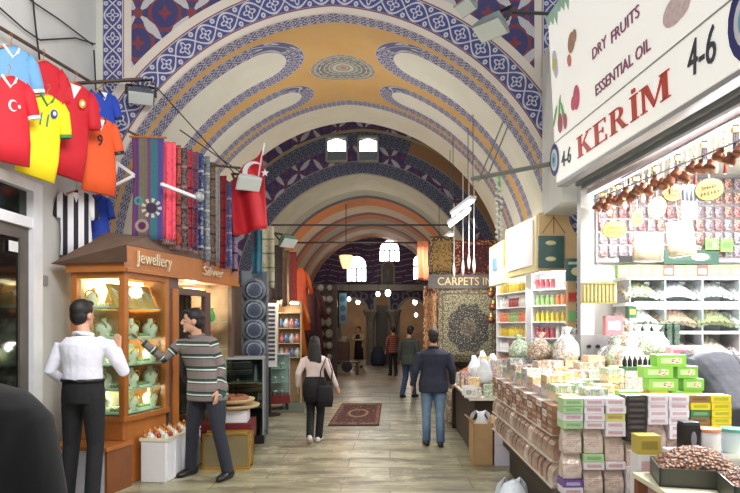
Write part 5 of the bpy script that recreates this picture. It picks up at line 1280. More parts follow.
part('box', MB().bb(-.165,.165,0,.03,-.10,.10), mat('pale_yellow_card', S(226,214,170), .6), sbx); [part('rim', MB().bb(-.165,.165,-.02,0,q,q+.015), M_OLV, sbx) for q in (.085,-.10)]
for i in range(9): part('stick', MB().cyl((-.14+.035*i,-.012,-.08),(-.14+.035*i,-.012,.075),.012,n=8), mat('stick_wood', S(190,176,116), .6, var=.2, scale=30), sbx)
part('cord', MB().cyl((0,.01,.1),(0,.01,.55),.004,n=5), M_GREYM, sbx)

# ---- counter with stacks
ct = thing('shop_counter', 'long counter under the stacked tea boxes along the right of the aisle', 'counter', (1.66, 5.7, 0))
part('plinth', MB().bb(-.30,.44,-1.28,1.35,0,.30), M_BLACK, ct)
part('body', MB().bb(-.37,.44,-1.27,1.38,.30,.50), M_WDARK, ct)
part('inner_shelving', MB().bb(-.36,.44,-1.20,1.38,.50,1.07), mat('pale_card', S(206,196,180), .7), ct)
part('countertop', MB().bb(-.40,.46,-1.22,1.40,1.07,1.09), mat('pale_card', S(206,196,180)), ct)
MW = labelmat('white_tea_box', S(232,226,228), S(190,110,120)); MWY = labelmat('yellow_band_box', S(222,214,120), S(150,120,60)); MGW = labelmat('green_tea_box', S(180,214,160), S(110,160,90)); MBK = labelmat('black_tea_box', S(58,52,50), S(110,100,96)); MBR = labelmat('brown_soap_box', S(150,116,70), S(90,70,40)); MYE = labelmat('yellow_soap_box', S(228,206,40), S(130,150,40)); MGN = labelmat('dark_green_soap_box', S(60,120,70), S(150,180,130)); MPU = labelmat('purple_tea_box', S(110,80,150), S(220,210,230))
t = T('copper_foil', .28, .55); n_ = t.noise(10, 4); t.color(t.mix(n_, S(140,98,76), S(246,218,200))); t.bump(n_, .8, .02); MF = t.mat
t = T('beige_foil', .3, .35); n_ = t.noise(12, 4); xg, yg, zg = t.xyz('Generated'); cc = t.mix(n_, S(206,176,154), S(250,238,228)); cc = t.mix((zg > .30)*(zg < .66)*((xg - .5).abs() < .30)*((zg*14).fr() < .4)*(t.noise(60,1, t.vec(xg, zg*.2)) > .5), cc, S(150,100,80)); t.color(cc); t.bump(n_, 1.0, .03); MF2 = t.mat
def bagmesh(w, h, d, m):
    mb = MB(); rows = [(.46,.42,0),(.5,.5,.05),(.5,.52,.35),(.5,.46,.62),(.48,.22,.82),(.49,.05,.94),(.49,.03,1)]
    b = 0; vs = []; fs = []
    for a, c, z_ in rows: vs += [(-w*a,-d*c,h*z_),(0,-d*c*1.12,h*z_),(w*a,-d*c,h*z_),(w*a*.94,0,h*z_),(w*a,d*c,h*z_),(-w*a,d*c,h*z_),(-w*a*.94,0,h*z_)]
    for i in range(len(rows)-1):
        for k_ in range(7): fs.append((i*7+k_, i*7+(k_+1) % 7, (i+1)*7+(k_+1) % 7, (i+1)*7+k_))
    fs += [tuple(range(7))[::-1], tuple(range((len(rows)-1)*7, len(rows)*7))]
    return mb.add(vs, fs).mesh('foil_bag', m)
def flat(m): return bx(.135, .15, .047, m, 'tea_box')
FL = {'w': (flat(MW), 'white tea box', .049), 'y': (flat(MWY), 'yellow banded tea box', .049), 'g': (flat(MGW), 'green and white tea box', .049), 'k': (bx(.138,.15,.037,MBK,'tea_box'), 'black tea box', .039), 'b': (flat(MBR), 'brown soap box', .049), 'Y': (flat(MYE), 'yellow soap box', .049), 'G': (flat(MGN), 'dark green soap box', .049), 'p': (flat(MPU), 'purple tea box', .049), 'f': (bagmesh(.128,.165,.10,MF2), 'beige foil bag', .166)}
cols = ['ggwgffpf', 'wwwwfgwff', 'wwywwfwff', 'kkkkkkkkfww', 'wwwwffwwf', 'wwwwwwfwff', 'bYGbbwff', 'YYYYYwff']
xs_ = [1.255, 1.40, 1.545, 1.69, 1.835, 1.98, 2.125, 2.27]
for c_, seq in enumerate(cols):
    hts = [FL[k][2] for k in seq]; ztop = 1.165 if c_ < 3 else 1.185
    # trim/extend so that the stack stands on the plinth board at z=.50
    z = ztop; items = []
    for k in seq:
        if z - FL[k][2] < .495: break
        items.append(k); z -= FL[k][2]
    while z - .049 > .495: items.append('w'); z -= .049
    zz = .50; hs = [FL[k][2] for k in items]; 
    sc_k = (ztop - .50)/sum(hs)
    for i in range(len(items)-1, -1, -1):
        me, nm_, hh = FL[items[i]]; hh *= sc_k
        o = link(me.name.split('.')[0], me, None, (xs_[c_], 4.32 + rnd(-.006,.006), zz), rnd(-.04,.04)); o.scale = (1, 1, sc_k)
        tag(o, '%s, counter front, %s stack from left, %s from top' % (nm_, ORD[c_], ORD[i]), 'bag' if items[i] == 'f' else 'box', 'stacked goods on the counter front'); zz += hh
part('front_ledge', MB().bb(-.50,.72,-1.50,-1.26,.44,.497), M_WDARK, ct)
part('front_leg', MB().bb(-.48,.70,-1.46,-1.30,0,.44), M_BLACK, ct)
# street side of the counter: rows of foil bags on ledges
for r_ in range(3): part('side_ledge', MB().bb(-.50,-.36,-1.24,1.36,.50+.19*r_-.012,.50+.19*r_), mat('pale_card', S(206,196,180)), ct)
mf = bagmesh(.14,.175,.12,MF); mfb = bagmesh(.14,.175,.12,MF2)
for r_ in range(2):
    for i in range(16):
        o = link('foil_bag', mf if (i + r_) % 5 else mfb, None, (1.66-.43, 4.53+.162*i, .50+.19*r_), PI/2 + rnd(-.12,.12)); tag(o, 'copper foil coffee bag, counter street side, %s row up, %s from near end' % (ORD[r_], ORD[i]), 'bag', 'foil bags on the counter side')
sfm = [bx(.15,.13,.05,labelmat('side_box_%d' % i, c, a),'tea_box') for i, (c, a) in enumerate(((S(150,112,88), S(210,180,160)), (S(226,216,206), S(170,120,90)), (S(120,84,66), S(200,170,140))))]
for i in range(16):
    for k_ in range(4):
        tag(link('tea_box', sfm[(i*2 + k_*(i % 3)) % 3], None, (1.66-.43, 4.53+.162*i, .88+.0515*k_), PI/2 + rnd(-.06,.06)), '%s tea box, counter street side, %s pile from near end, %s up' % (('brown','white','dark brown')[(i*2 + k_*(i % 3)) % 3], ORD[i], ORD[k_]), 'box', 'flat boxes on the counter side')
# packages lying on the counter top
wraps = []
for i, (c, a, nm_) in enumerate(((S(224,220,214), S(150,130,110), 'clear white'), (S(200,176,150), S(120,84,60), 'brown lokum'), (S(230,214,170), S(220,150,40), 'orange pictured'), (S(196,206,180), S(110,150,100), 'pale green'), (S(210,190,190), S(150,70,70), 'pink'), (S(184,186,184), S(90,100,90), 'grey wrapped'))):
    t = T('wrap_%d' % i, .22); n_ = t.voro(22); t.color(t.mix((t.voro(70, None, 'Distance') > .46)*.7, c, t.mix(t.noise(45,3) > .55, a, S(240,238,236)))); t.bump(t.noise(30,3), .5, .01); wraps.append((t.mat, nm_))
wm = [bx(.15,.24,.055,m,'package') for m, _ in wraps]
for j in range(10):
    for i in range(5):
        q = (i*2 + j*3 + (j // 3)) % 6
        if i == 0 and j < 2: q = 2
        for lv in range(1 + ((i*2 + j) % 3 + (i > 2) + (j > 5) if j > 1 else (i + j) % 2 if i < 3 else 0)):
            o = link('package', wm[(q + lv) % 6], None, (1.34+.165*i, 4.60+.25*j, 1.092+.056*lv), rnd(-.05,.05)); tag(o, '%s package, counter top, %s row from front, %s from aisle%s' % (wraps[(q+lv) % 6][1], ORD[j], ORD[i], ', layer %s' % ('two','three','four','five','six')[lv-1] if lv else ''), 'package', 'flat packages on the counter top')
# riser with wrapped bundles
rs = thing('display_riser', 'stepped pale riser at the back of the counter', 'display stand', (2.29, 6.0, 0)); part('lower_step', MB().bb(-.14,.22,-.40,.70,0,1.26), mat('pale_card', S(206,196,180)), rs); part('upper_step', MB().bb(.02,.22,-.40,.70,1.26,1.40), mat('pale_card', S(206,196,180)), rs)
def bundle(m): 
    mb = MB(); mb.loft([(0,0,0),(0,0,.04),(0,0,.13),(.01,0,.20),(.01,0,.215),(.015,0,.27)], [(.10,.09),(.13,.11),(.12,.10),(.05,.045),(.02,.02),(.05,.045)], 14); return mb.mesh('gift_bundle', m, True)
bms = [bundle(wraps[i][0]) for i in (0,1,3,5)]; bnm = [wraps[i][1] for i in (0,1,3,5)]
for i in range(6): tag(link('gift_bundle', bms[i % 4], None, (2.22+.02*(i % 2), 5.66+.19*i, 1.26), i*.7), '%s gift bundle on the lower riser step, %s from the front' % (bnm[i % 4], ORD[i]), 'gift bundle', 'gift bundles on the riser')
for i in range(6): tag(link('gift_bundle', bms[(i+2) % 4], None, (2.42, 5.66+.19*i, 1.40), i*1.1), '%s gift bundle on the upper riser step, %s from the front' % (bnm[(i+2) % 4], ORD[i]), 'gift bundle', 'gift bundles on the riser')
for i, (x_, y_, s_) in enumerate(((1.60,6.62,1.05),(1.82,6.40,1.25),(2.02,6.85,1.2),(1.45,6.95,.95))): 
    o = tag(link('gift_bundle', bms[(i*3+1) % 4], None, (x_, y_, 1.31), i), '%s large wrapped bundle on top of the flat packages, %s from the aisle' % (bnm[(i*3+1) % 4], ('second','third','furthest','nearest')[i]), 'gift bundle', 'large bundles on the counter'); o.scale = (s_,)*3
# green cartons pyramid
gbm = [bx(.215,.12,.088,labelmat('apple_box', S(140,200,80), S(226,236,200), S(150,84,70)),'tea_carton'), bx(.15,.12,.088,labelmat('apple_box2', S(128,190,80), S(226,236,200), S(170,100,80)),'tea_carton'), bx(.215,.12,.088,labelmat('orange_box', S(232,180,70), S(240,236,220)),'tea_carton')]
for i, (px, py, k_, nm_) in enumerate(((650,398,2,'orange tea carton at the left of the lowest row'),(684,398,0,'green apple tea carton at the right of the lowest row'),(660,385,0,'green apple tea carton, second row up, left'),(690,385,1,'short green apple tea carton, second row up, right'),(655,372,0,'green apple tea carton, third row up, left'),(684,372,1,'short green apple tea carton, third row up, right'),(668,360,0,'green apple tea carton topmost of the pyramid'),(632,398,0,'green apple tea carton left of the orange one'))):
    Y = 4.62; z0 = 1.092 + (398-py)/12.6*.089
    tag(link('tea_carton', gbm[k_], None, (PX(px, Y), Y, z0)), nm_ + (' in the pyramid' if 'pyramid' not in nm_ else ''), 'box', 'green carton pyramid')
single('carton_stand', MB().bb(2.06,2.35,4.50,4.74,0,1.09), mat('pale_card', S(206,196,180)), 'pale stand under the right end of the green carton pyramid', 'display stand')
o = single('pink_carton', bx(.15,.1,.08, labelmat('pink_box', S(232,160,170), S(200,40,60))), None, 'pink and white carton beside the dark bottles behind the pyramid', 'box', (PX(676,5.3), 5.30, 1.40))
o.location = (PX(676,5.5), 5.50, 1.40); o.location = (2.44, 5.27, 1.40)
bt = thing('sauce_tray', 'dark green tray of small black bottles left of the pyramid top', 'tray', (PX(640,5.0), 5.05, 1.26)); bt.location.z = 1.30
part('tray', MB().bb(-.13,.13,-.07,.07,0,.03), mat('dark_green_tray', S(70,100,70), .5), bt)
for i in range(6): tag(link('small_bottle', bpy.data.meshes.get('small_bottle') or MB().lathe([(.016,0),(.018,.005),(.018,.05),(.008,.065),(.008,.085)], n=8).mesh('small_bottle', mat('black_glass', S(30,30,30), .2), True), None, bt.location + Vector((-.105+.042*i, 0, .03))), 'small black bottle standing in the green tray, %s from the left' % ORD[i], 'bottle', 'black bottles in the green tray')
single('carton_column', MB().bb(-.13,.13,-.09,.09,0,.208), wraps[0][0], 'clear wrapped carton supporting the green bottle tray', 'box', (PX(640,5.0), 5.05, 1.092))
# nut trays and jars at the near right
ns = thing('nut_stand', 'wooden stand under the two nut trays at the lower right corner', 'display stand', (1.93, 3.45, 0)); part('top', MB().bb(-.42,.5,-.45,.42,.72,.75), mat('cream_tray', srgb(224,220,190)), ns)
for a in (-.38,.46):
    for b in (-.41,.38): part('leg', MB().bb(a-.03,a+.03,b-.03,b+.03,0,.72), M_OAKD, ns)
t = T('mixed_nuts', .5); vd = t.voro(46, None, 'Distance'); cell = t.voro(46); t.color(t.mix(vd*1.6, t.mix(t.noise(30,2), S(176,100,64), S(226,184,136)), S(84,46,32))); t.bump(vd, 1.0, .02); M_NUT = t.mat
for (x_, y_, lb, i) in ((1.78, 3.62, 'back', 0), (1.98, 3.22, 'front', 1)):
    tr_ = thing('nut_tray', 'dark open tray of brown nuts, the %s one at the lower right corner' % lb, 'tray', (x_, y_, .75), -.25)
    w, d, h = .22, .17, .105
    part('tray', MB().bb(-w,w,-d,-d+.012,0,h).bb(-w,w,d-.012,d,0,h).bb(-w,-w+.012,-d,d,0,h).bb(w-.012,w,-d,d,0,h).bb(-w,w,-d,d,0,.012), mat('dark_olive_tray', S(72,72,62), .4), tr_)
    o = MB().sheet(lambda u, v: Vector(((u-.5)*2*(w-.015), (v-.5)*2*(d-.015), .085 + .11*math.sin(PI*u)**.7*math.sin(PI*v)**.7 + .008*math.sin(u*41+v*13)*math.cos(v*37))), 24, 18, .03)
    single('nuts', o, M_NUT, 'heap of brown mixed nuts filling the %s tray' % lb, 'nuts', (x_, y_, .75), -.25, kind='stuff', smooth=True)
jr_ = thing('jar', 'white tub with orange lid beside the nut trays', 'jar', (PX(706,3.95), 3.92, .86))
sh_ = thing('jar_shelf', 'low white shelf behind the nut trays carrying the tubs', 'shelf', (2.02, 3.98, 0)); part('board', MB().bb(-.22,.34,-.10,.12,.83,.86), M_WPAINT, sh_); part('support', MB().bb(-.2,.32,0,.1,0,.83), M_WPAINT, sh_)
part('tub', MB().lathe([(.062,0),(.07,.01),(.07,.13),(.066,.135)], n=18), M_WPAINT, jr_, smooth=True); part('lid', MB().lathe([(.073,.135),(.075,.14),(.075,.155),(.01,.158)], n=18), mat('orange_lid', S(226,150,120), .4), jr_)
j2 = thing('jar', 'white tub with teal lid right of the orange lidded tub', 'jar', (PX(730,3.95), 3.92, .86)); part('tub', MB().lathe([(.058,0),(.066,.01),(.066,.13),(.062,.135)], n=18), mat('pale_blue_tub', S(206,224,230), .4), j2, smooth=True); part('lid', MB().lathe([(.069,.135),(.071,.14),(.071,.155),(.01,.158)], n=18), mat('teal_lid', S(90,180,160), .4), j2)
j3 = thing('jar', 'square black tin with a printed figure left of the white tubs', 'jar', (PX(687,3.95), 3.93, .86)); part('tin', MB().bb(-.055,.055,-.05,.05,0,.18), M_BLACK, j3, bevel=.008); part('lid', MB().bb(-.05,.05,-.045,.045,.18,.195), M_BLK2, j3); part('print', MB().ell((.01,-.05,.09),(.018,.003,.05)), mat('grey_print', S(150,150,160), .5), j3)
gl_ = thing('gold_carton', 'gold carton on white boxes at the left of the nut trays', 'box', (PX(664,3.75), 3.72, .78)); gl_.location = (1.63, 3.95, .85); part('carton', MB().bb(-.07,.07,-.06,.06,0,.12), labelmat('gold_label', S(196,176,80), S(120,110,50)), gl_)
for i in range(2): single('soap_box', bx(.15,.13,.14 if i else .15, MW), None, 'white box beneath the gold carton, %s of two' % ('upper','lower')[1-i], 'box', (1.63, 3.95, .56+.151*i if i else .56))
single('crate', MB().bb(-.09,.09,-.08,.08,0,.56), M_OAKD, 'narrow wooden crate holding the gold carton stack', 'crate', (1.63, 3.95, 0))
# plastic bags, cartons on the floor
t = T('white_plastic', .3); t.color(S(226,232,238)); t.bump(t.noise(14,4), .8, .03); M_PB = t.mat
def plastic(name, loc, s, label):
    t0 = thing(name, label, 'bag', loc); mb = MB(); pts = [(0,0,0),(0,0,.05),(0,0,.16),(.01,0,.25),(.0,0,.32)]
    mb.loft(pts, [(s*.15,s*.12),(s*.19,s*.16),(s*.18,s*.15),(s*.10,s*.08),(s*.05,s*.04)], 16); mb.v = [(x_+.012*math.sin(13*z_+5*x_), y_+.012*math.cos(11*x_+9*z_), z_) for x_, y_, z_ in mb.v]
    part('bag', mb, M_PB, t0, smooth=True)
    if name == 'plastic_bag':
        for k_ in (-1,1): part('handle', MB().loft([(.02*k_,.0,.30),(.05*k_,.01,.33),(.09*k_,.02,.29),(.12*k_,.03,.22)], [(.035,.006),(.03,.006),(.025,.006),(.02,.005)], 8), M_PB, t0, smooth=True)
    return t0
plastic('plastic_bag', (.93, 4.72, 0), 1.15, 'white plastic carrier bag on the floor against the near counter side').scale = (1,1,1.5)
cb = thing('cardboard_box', 'brown open cardboard box on the floor at the aisle end of the stall', 'box', (1.10, 7.52, 0), .05)
for (a, b, c, d_) in ((-.115,.115,-.16,-.15),(-.115,.115,.15,.16),(-.115,-.105,-.16,.16),(.105,.115,-.16,.16)): part('side', MB().bb(a,b,c,d_,0,.50), mat('cardboard', S(186,150,106), .8), cb)
part('bottom', MB().bb(-.115,.115,-.16,.16,0,.01), mat('cardboard', S(186,150,106)), cb)
for s_ in (-1,1): part('flap', MB().bar((s_*.115,0,.50),(s_*.17,0,.57),.30,.008), mat('cardboard', S(186,150,106)), cb)
plastic('plastic_bag', (1.10, 7.52, .30), .55, 'small white plastic bag stuffed in the open cardboard box')
for i in range(2): single('carton', bx(.26,.30,.24, mat('lilac_carton', S(214,206,216), .6, var=.06)), None, '%s white lilac carton beside the cardboard box' % ('lower','upper')[i], 'box', (1.37, 7.52, .245*i), .03)
b1 = thing('water_bottle_pack', 'shrink wrapped pack of clear bottles on the floor right of the lilac cartons', 'bottles', (1.50, 7.25, 0))
for a in (-.05,.05):
    for b in (-.05,.05): part('bottle', MB().lathe([(.04,0),(.042,.02),(.042,.18),(.015,.25),(.016,.28)], (a,b,0), 10), mat('blue_clear', S(150,176,196), .15, var=.2), b1, smooth=True)
# ---- far stall table with mixed goods
ft = thing('stall_table', 'long table of packaged goods between counter and hanging carpets', 'table', (1.42, 8.95, 0)); part('tabletop', MB().bb(-.42,.42,-1.15,1.2,.72,.75), mat('pale_card', S(206,196,180)), ft)
for a in (-.38,.38):
    for b in (-1.1,1.15): part('leg', MB().bb(a-.03,a+.03,b-.03,b+.03,0,.72), M_METAL, ft)
part('skirt', MB().bb(-.36,.40,-1.0,1.15,.02,.70), M_WDARK, ft); part('back_step', MB().bb(.05,.42,-1.15,1.2,.75,.95), mat('pale_card', S(206,196,180)), ft)
pks = [bx(.14,.10,.16,m,'package') for m, _ in wraps] 
for j in range(9):
    for i in range(4):
        q = (i*3 + j*2) % 6; zz = .75 if i < 2 else .95
        o = link('package', pks[q], None, (1.09+.19*i + .02*(j % 2), 7.92+.255*j, zz), rnd(-.3,.3)); o.scale = (1,1,.8+.9*((i*5+j*3) % 4)/4)
        tag(o, '%s upright package on the stall table, %s row from front, %s from aisle' % (wraps[q][1], ORD[j], ORD[i]), 'package', 'upright packages on the stall table')
for i, (px, py) in enumerate(((468,400),(473,408))): single('card_box', bx(.16,.02,.13, labelmat('card_print', S(224,222,220), S(90,100,80), S(110,120,90))), None, 'white picture card leaning on the stall table edge, %s one' % ('left','right')[i], 'card', (1.02+.0*i, 7.84-.03*0+.24*i, .755), -.2)
for i in range(4): plastic('gift_bag', (1.26+.2*(i % 2), 8.3+.5*i, .95 if i % 2 else .90), .55, 'silvery wrapped bag on the stall goods, %s from the front' % ORD[i])
# ---- two tall shelving units with bottles behind the stall
kinds = [('jar', S(214,130,90), 'amber jar'), ('bottle', S(226,204,70), 'yellow bottle'), ('bottle', S(226,224,222), 'white bottle'), ('jar', S(150,180,120), 'green jar'), ('bottle', S(196,170,60), 'oil bottle'), ('jar', S(180,90,100), 'rose jar')]
km = []
for k_, c, nm_ in kinds:
    m_ = mat('ware_' + nm_.replace(' ', '_'), c, .25, var=.25, scale=25)
    mb = MB().lathe([(.030,0),(.034,.01),(.034,.10),(.026,.12),(.030,.125),(.030,.145)], n=8) if k_ == 'jar' else MB().lathe([(.026,0),(.028,.01),(.028,.11),(.010,.14),(.010,.165)], n=8)
    km.append(mb.mesh('ware_' + k_, m_, True))
for u_, (pA, pB, zt, lb) in enumerate((((1.80,10.35),(2.06,9.35),2.45,'left shelving'), ((2.10,9.1),(2.58,8.55),2.45,'right shelving'))):
    A, B = Vector((*pA,0)), Vector((*pB,0)); L = (B-A).length; an = math.atan2((B-A).y, (B-A).x)
    t0 = thing('shelving_unit', 'white %s unit of jars and bottles behind the stall table' % lb.split()[0], 'shelving', A, an)
    part('back', MB().bb(0,L,.16,.18,.6,zt), M_WPAINT, t0); part('upright', MB().bb(-.02,0,-.02,.18,0,zt), M_WPAINT, t0); part('upright', MB().bb(L,L+.02,-.02,.18,0,zt), M_WPAINT, t0)
    n_ = int(L/.085); ex_ = (B-A)/L; ey_ = Vector((-ex_.y, ex_.x, 0))
    zs = [1.02+.235*k for k in range(6)]
    for j, z in enumerate(zs):
        part('shelf', MB().bb(0,L,-.02,.16,z-.018,z), M_WPAINT, t0)
        q = (j*2 + u_) % 6
        for i in range(n_):
            qq = q if (i // 4) % 2 == 0 else (q + 3) % 6
            o = link(kinds[qq][0], km[qq], None, A + ex_*(.05+.085*i) + ey_*.05 + Vector((0,0,z)), 0); tag(o, '%s on the %s unit, %s shelf up, %s from left' % (kinds[qq][2], lb, ORD[j], ORD[i]), kinds[qq][0], 'jars and bottles on the %s' % lb)
    part('lamp', MB().bb(.02,L-.02,-.06,-.03,zt-.03,zt), mat('cool_tube', (1,1,1)), t0)
# ---- lightboxes over the stall
def vbox(mb, p0, p1, z0, z1, th):
    a, b = Vector((*p0,0)), Vector((*p1,0)); d = (b-a).normalized(); n = Vector((d.y,-d.x,0))*th
    vs = [a, b, b-n, a-n]; return mb.add([(v.x,v.y,z0) for v in vs] + [(v.x,v.y,z1) for v in vs], [(3,2,1,0),(4,5,6,7),(0,1,5,4),(1,2,6,5),(2,3,7,6),(3,0,4,7)])
lb1 = thing('light_box', 'pale cream poster box jutting over the stall, nearest the shop', 'sign', (0,0,0))
part('casing', vbox(MB(), (1.64,8.8), (1.80,7.62), 2.34, 3.02, .12), mat('yellow_edge', S(230,214,150), .5), lb1)
part('poster', vbox(MB(), (1.645,8.70), (1.785,7.72), 2.42, 2.98, -.01), mat('lit_white_poster', S(244,238,240), .5, var=.03), lb1)
lb2 = thing('carton_display', 'tan card display board with a dark green poster above the shelving', 'sign', (0,0,0))
part('board', MB().prism([(1.80,2.32),(2.22,2.34),(2.34,2.60),(2.10,3.05),(1.80,3.03)], 7.50, 7.56), mat('tan_card', S(216,184,136), .7, var=.05), lb2)
part('fold', MB().bar((1.98,7.495,3.0),(1.98,7.495,2.78),.01,.006).bar((1.98,7.495,2.98),(1.84,7.495,2.78),.008,.006).bar((1.98,7.495,2.98),(2.12,7.495,2.78),.008,.006), M_OAKD, lb2)
po = part('poster', MB().bb(PX(538,7.48), PX(564,7.48), 7.47, 7.495, PZ(268,7.48), PZ(236,7.48)), mat('deep_teal_poster', S(64,96,92), .4, var=.15, scale=14), lb2)
[part('poster_picture', MB().ell((PX(551,7.46), 7.468, PZ(q,7.48)), (.065,.006,.028)), mat('cream_food', S(214,206,160), .5), po) for q in (243,259)]
po2 = thing('poster', 'small dark green food poster right of the tan display board', 'poster', (PX(578,7.1), 7.1, PZ(281,7.1))); part('sheet', MB().bb(-.14,.14,0,.012,0,.26), mat('deep_teal_poster', S(64,96,92)), po2); part('picture', MB().ell((-.01,-.002,.11),(.07,.005,.05)), mat('cream_food', S(214,206,160)), po2); part('strip', MB().bb(-.11,.06,-.004,0,.19,.22), mat('pale_print', S(190,200,180), .5), po2)
lb3 = thing('light_box', 'white and blue poster box further along the stall, beside the carpets', 'sign', (0,0,0))
part('casing', vbox(MB(), (1.60,10.0), (1.66,9.1), 2.30, 2.92, .12), mat('yellow_edge', S(230,214,150)), lb3); part('poster', vbox(MB(), (1.604,9.95), (1.657,9.15), 2.35, 2.88, -.01), mat('lit_white_poster', S(244,238,240)), lb3); part('blue_mark', vbox(MB(), (1.61,9.65), (1.63,9.40), 2.52, 2.70, -.02), mat('blue_print', S(110,150,200), .5), lb3)
single('box_ceiling', MB().bb(1.95,2.75,7.66,8.5,2.95,3.0), M_WPAINT, 'white canopy board behind the tan display board', 'board')
# tan post of display at 565-580
pst = thing('display_post', 'tan wooden post holding small packets right of the shelving', 'post', (PX(571,7.3), 7.3, 0)); part('post', MB().bb(-.05,.05,-.03,.03,0,2.2), mat('tan_card', S(216,184,136)), pst); part('packet', MB().bb(-.045,.045,-.06,-.03,1.95,2.05), M_RED, pst); part('packet', MB().bb(-.045,.045,-.06,-.03,1.72,1.84), mat('leaf_green', S(130,190,120)), pst)
# box cluster left of bins
cl_ = thing('tin_case', 'grey metal case with two dark knobs beside the spice bins', 'case', (PX(590,6.35), 6.35, 1.09)); 
stn = thing('side_cabinet', 'pale cabinet under the metal case at the back of the shop', 'cabinet', (2.36, 7.12, 0)); 
bpy.data.objects.remove(stn)
part('case', MB().bb(-.14,.14,-.1,.1,.17,.48), M_GREYM, cl_); part('foot', MB().bb(-.13,.13,-.09,.09,0,.17), M_WPAINT, cl_); part('knob', MB().cyl((-.06,-.13,.36),(-.06,-.1,.36),.02), M_BLACK, cl_); part('knob', MB().cyl((.03,-.13,.36),(.03,-.1,.36),.02), M_BLACK, cl_)
cl_.location = (2.22-.12, 7.02-.55, 1.09)
for i, (px, py, w, h, m_, lb) in enumerate(((611,335,.17,.19,labelmat('rose_pack', S(206,120,130), S(240,220,220), S(236,200,180)),'rose pink picture carton beside the metal case'),(631,318,.08,.12,labelmat('dark_green_tin', S(60,100,70), S(220,210,120)),'dark green tin left of the black jars'),(645,345,.09,.13,labelmat('red_white_tub', S(236,232,232), S(190,60,60)),'white tub with red print behind the bottle tray'),(657,345,.09,.13,labelmat('red_white_tub', S(236,232,232), S(190,60,60)),'white tub with red print left of the pyramid top'))):
    single('tin', bx(w,.09,h,m_,'tin'), None, lb, 'tin', (PX(px, 6.2), 6.2 if i != 0 else 6.15, PZ(py, 6.2)))
wk = thing('work_table', 'white work table behind the counter inside the shop', 'table', (2.62, 6.2, 0)); part('top', MB().bb(-.10,.55,-.14,.14,1.43,1.462), M_WPAINT, wk)
for a in (-.06,.50): part('leg', MB().bb(a-.03,a+.03,-.1,.1,0,1.43), M_WPAINT, wk)
for k_, a in ((0,-.0),):
    for j in range(3):
        for i in range(5): tag(link('black_jar', bpy.data.meshes.get('black_jar') or MB().lathe([(.03,0),(.034,.005),(.034,.05),(.03,.055),(.032,.058),(.032,.075)], n=10).mesh('black_jar', [mat('dark_green_jar', S(50,66,52), .3, var=.4, scale=40)], True), None, (2.60+.075*i, 6.28, 1.462+.077*j)), 'dark green lidded jar behind the bottle tray, %s layer up, %s from left' % (ORD[j], ORD[i]), 'jar', 'dark green jars inside the shop')
# ---- hanging carpets and the carpet sign
t = T('medallion_carpet', .95); x, y, z = t.xyz('Generated')
dx = (x - .52); dz = (z - .46); rr = hyp(dx*1.25, dz*1.35); aa = dz.at2(dx)
fl = t.voro(34, t.vec(x, z*1.2), 'Distance'); fine = t.noise(46, 2, t.vec(x, z))
base = t.mix(fine > .50, S(160,154,124), S(92,90,78))
dark = t.mix((fl < .16).mx(fine > .60), S(62,62,62), S(164,156,130))
rad = (aa*8).cos()*0.025
c = t.mix((rr + rad) < .44, base, dark); c = t.mix((rr + rad) < .17, c, t.mix(fl > .40, S(150,136,110), S(90,84,76))); c = t.mix((rr + rad) < .06, c, S(84,78,72))
e = ((x - .5).abs()*2).mx((z - .5).abs()*2)
c = t.mix(e > .84, c, t.mix(fl > .42, S(170,160,126), S(110,100,84))); c = t.mix(((e - .84).abs() < .015), c, S(90,80,70)); t.color(c); M_CARP = t.mat
def redrug(name, a, b, c3):
    t = T(name, .95); x, y, z = t.xyz('Generated'); fl = t.voro(14, t.vec(x, z*1.4), 'Distance'); e = ((x - .5).abs()*2).mx((z - .5).abs()*2)
    c = t.mix(fl > .42, a, b); c = t.mix((fl < .16), c, c3); c = t.mix(e > .74, c, t.mix(fl > .4, c3, a)); t.color(c); return t.mat
def carpet(px0, px1, py0, py1, Y, m, label, fold=.012):
    x0, x1, z1, z0 = PX(px0,Y), PX(px1,Y), PZ(py0,Y), PZ(py1,Y)
    single('hanging_carpet', MB().sheet(lambda u, v: Vector(((u-.5)*(x1-x0), fold*math.sin(u*9), (v)*(z1-z0))), 12, 6, .02), m, label, 'carpet', ((x0+x1)/2, Y, z0), 0, 'carpets hanging on the right', smooth=True)
carpet(438, 497, 288, 362, 11.2, M_CARP, 'large cream and charcoal medallion carpet hanging below the carpet shop board')
carpet(430, 454, 236, 276, 11.45, redrug('rug_gold', S(84,66,50), S(150,120,70), S(176,150,100)), 'small dark gold patterned carpet hanging high at the left of the shop board')
carpet(455, 497, 240, 276, 11.5, redrug('rug_red', S(110,40,40), S(70,40,44), S(176,150,110)), 'deep red patterned carpet hanging high above the shop board')
single('hanging_carpet', MB().sheet(lambda u, v: Vector((PX(424+13*u,11.3)+.10*(1-v)*0, 11.32+.10*math.sin(u*6), PZ(362,11.3)+(PZ(286,11.3)-PZ(362,11.3))*v)), 10, 4, .03), redrug('rug_side', S(120,64,46), S(180,140,100), S(196,176,140)), 'narrow folded red and cream carpet at the left edge of the medallion carpet', 'carpet', group='carpets hanging on the right', smooth=True)
hp2 = MB().sheet(lambda u, v: Vector((PX(456+26*u,9.95) , 10.55-.45*v+.2*u, .80+.20*u*(1-.4*v)+.05*math.sin(v*3)-.25*v)), 10, 8, .06)
fc = single('folded_carpet', hp2, redrug('rug_fold', S(130,70,48), S(170,110,70), S(190,160,120)), 'brown red folded carpet slumped below the medallion carpet', 'carpet', (0,0,0))
single('carpet_pile', MB().bb(.98,1.9,10.45,11.0,0,.30).bb(1.0,1.86,10.47,10.98,.30,.55), redrug('rug_pile', S(150,130,110), S(110,70,60), S(190,180,160)), 'pile of folded carpets standing below the medallion carpet', 'carpets', bevel=.03)
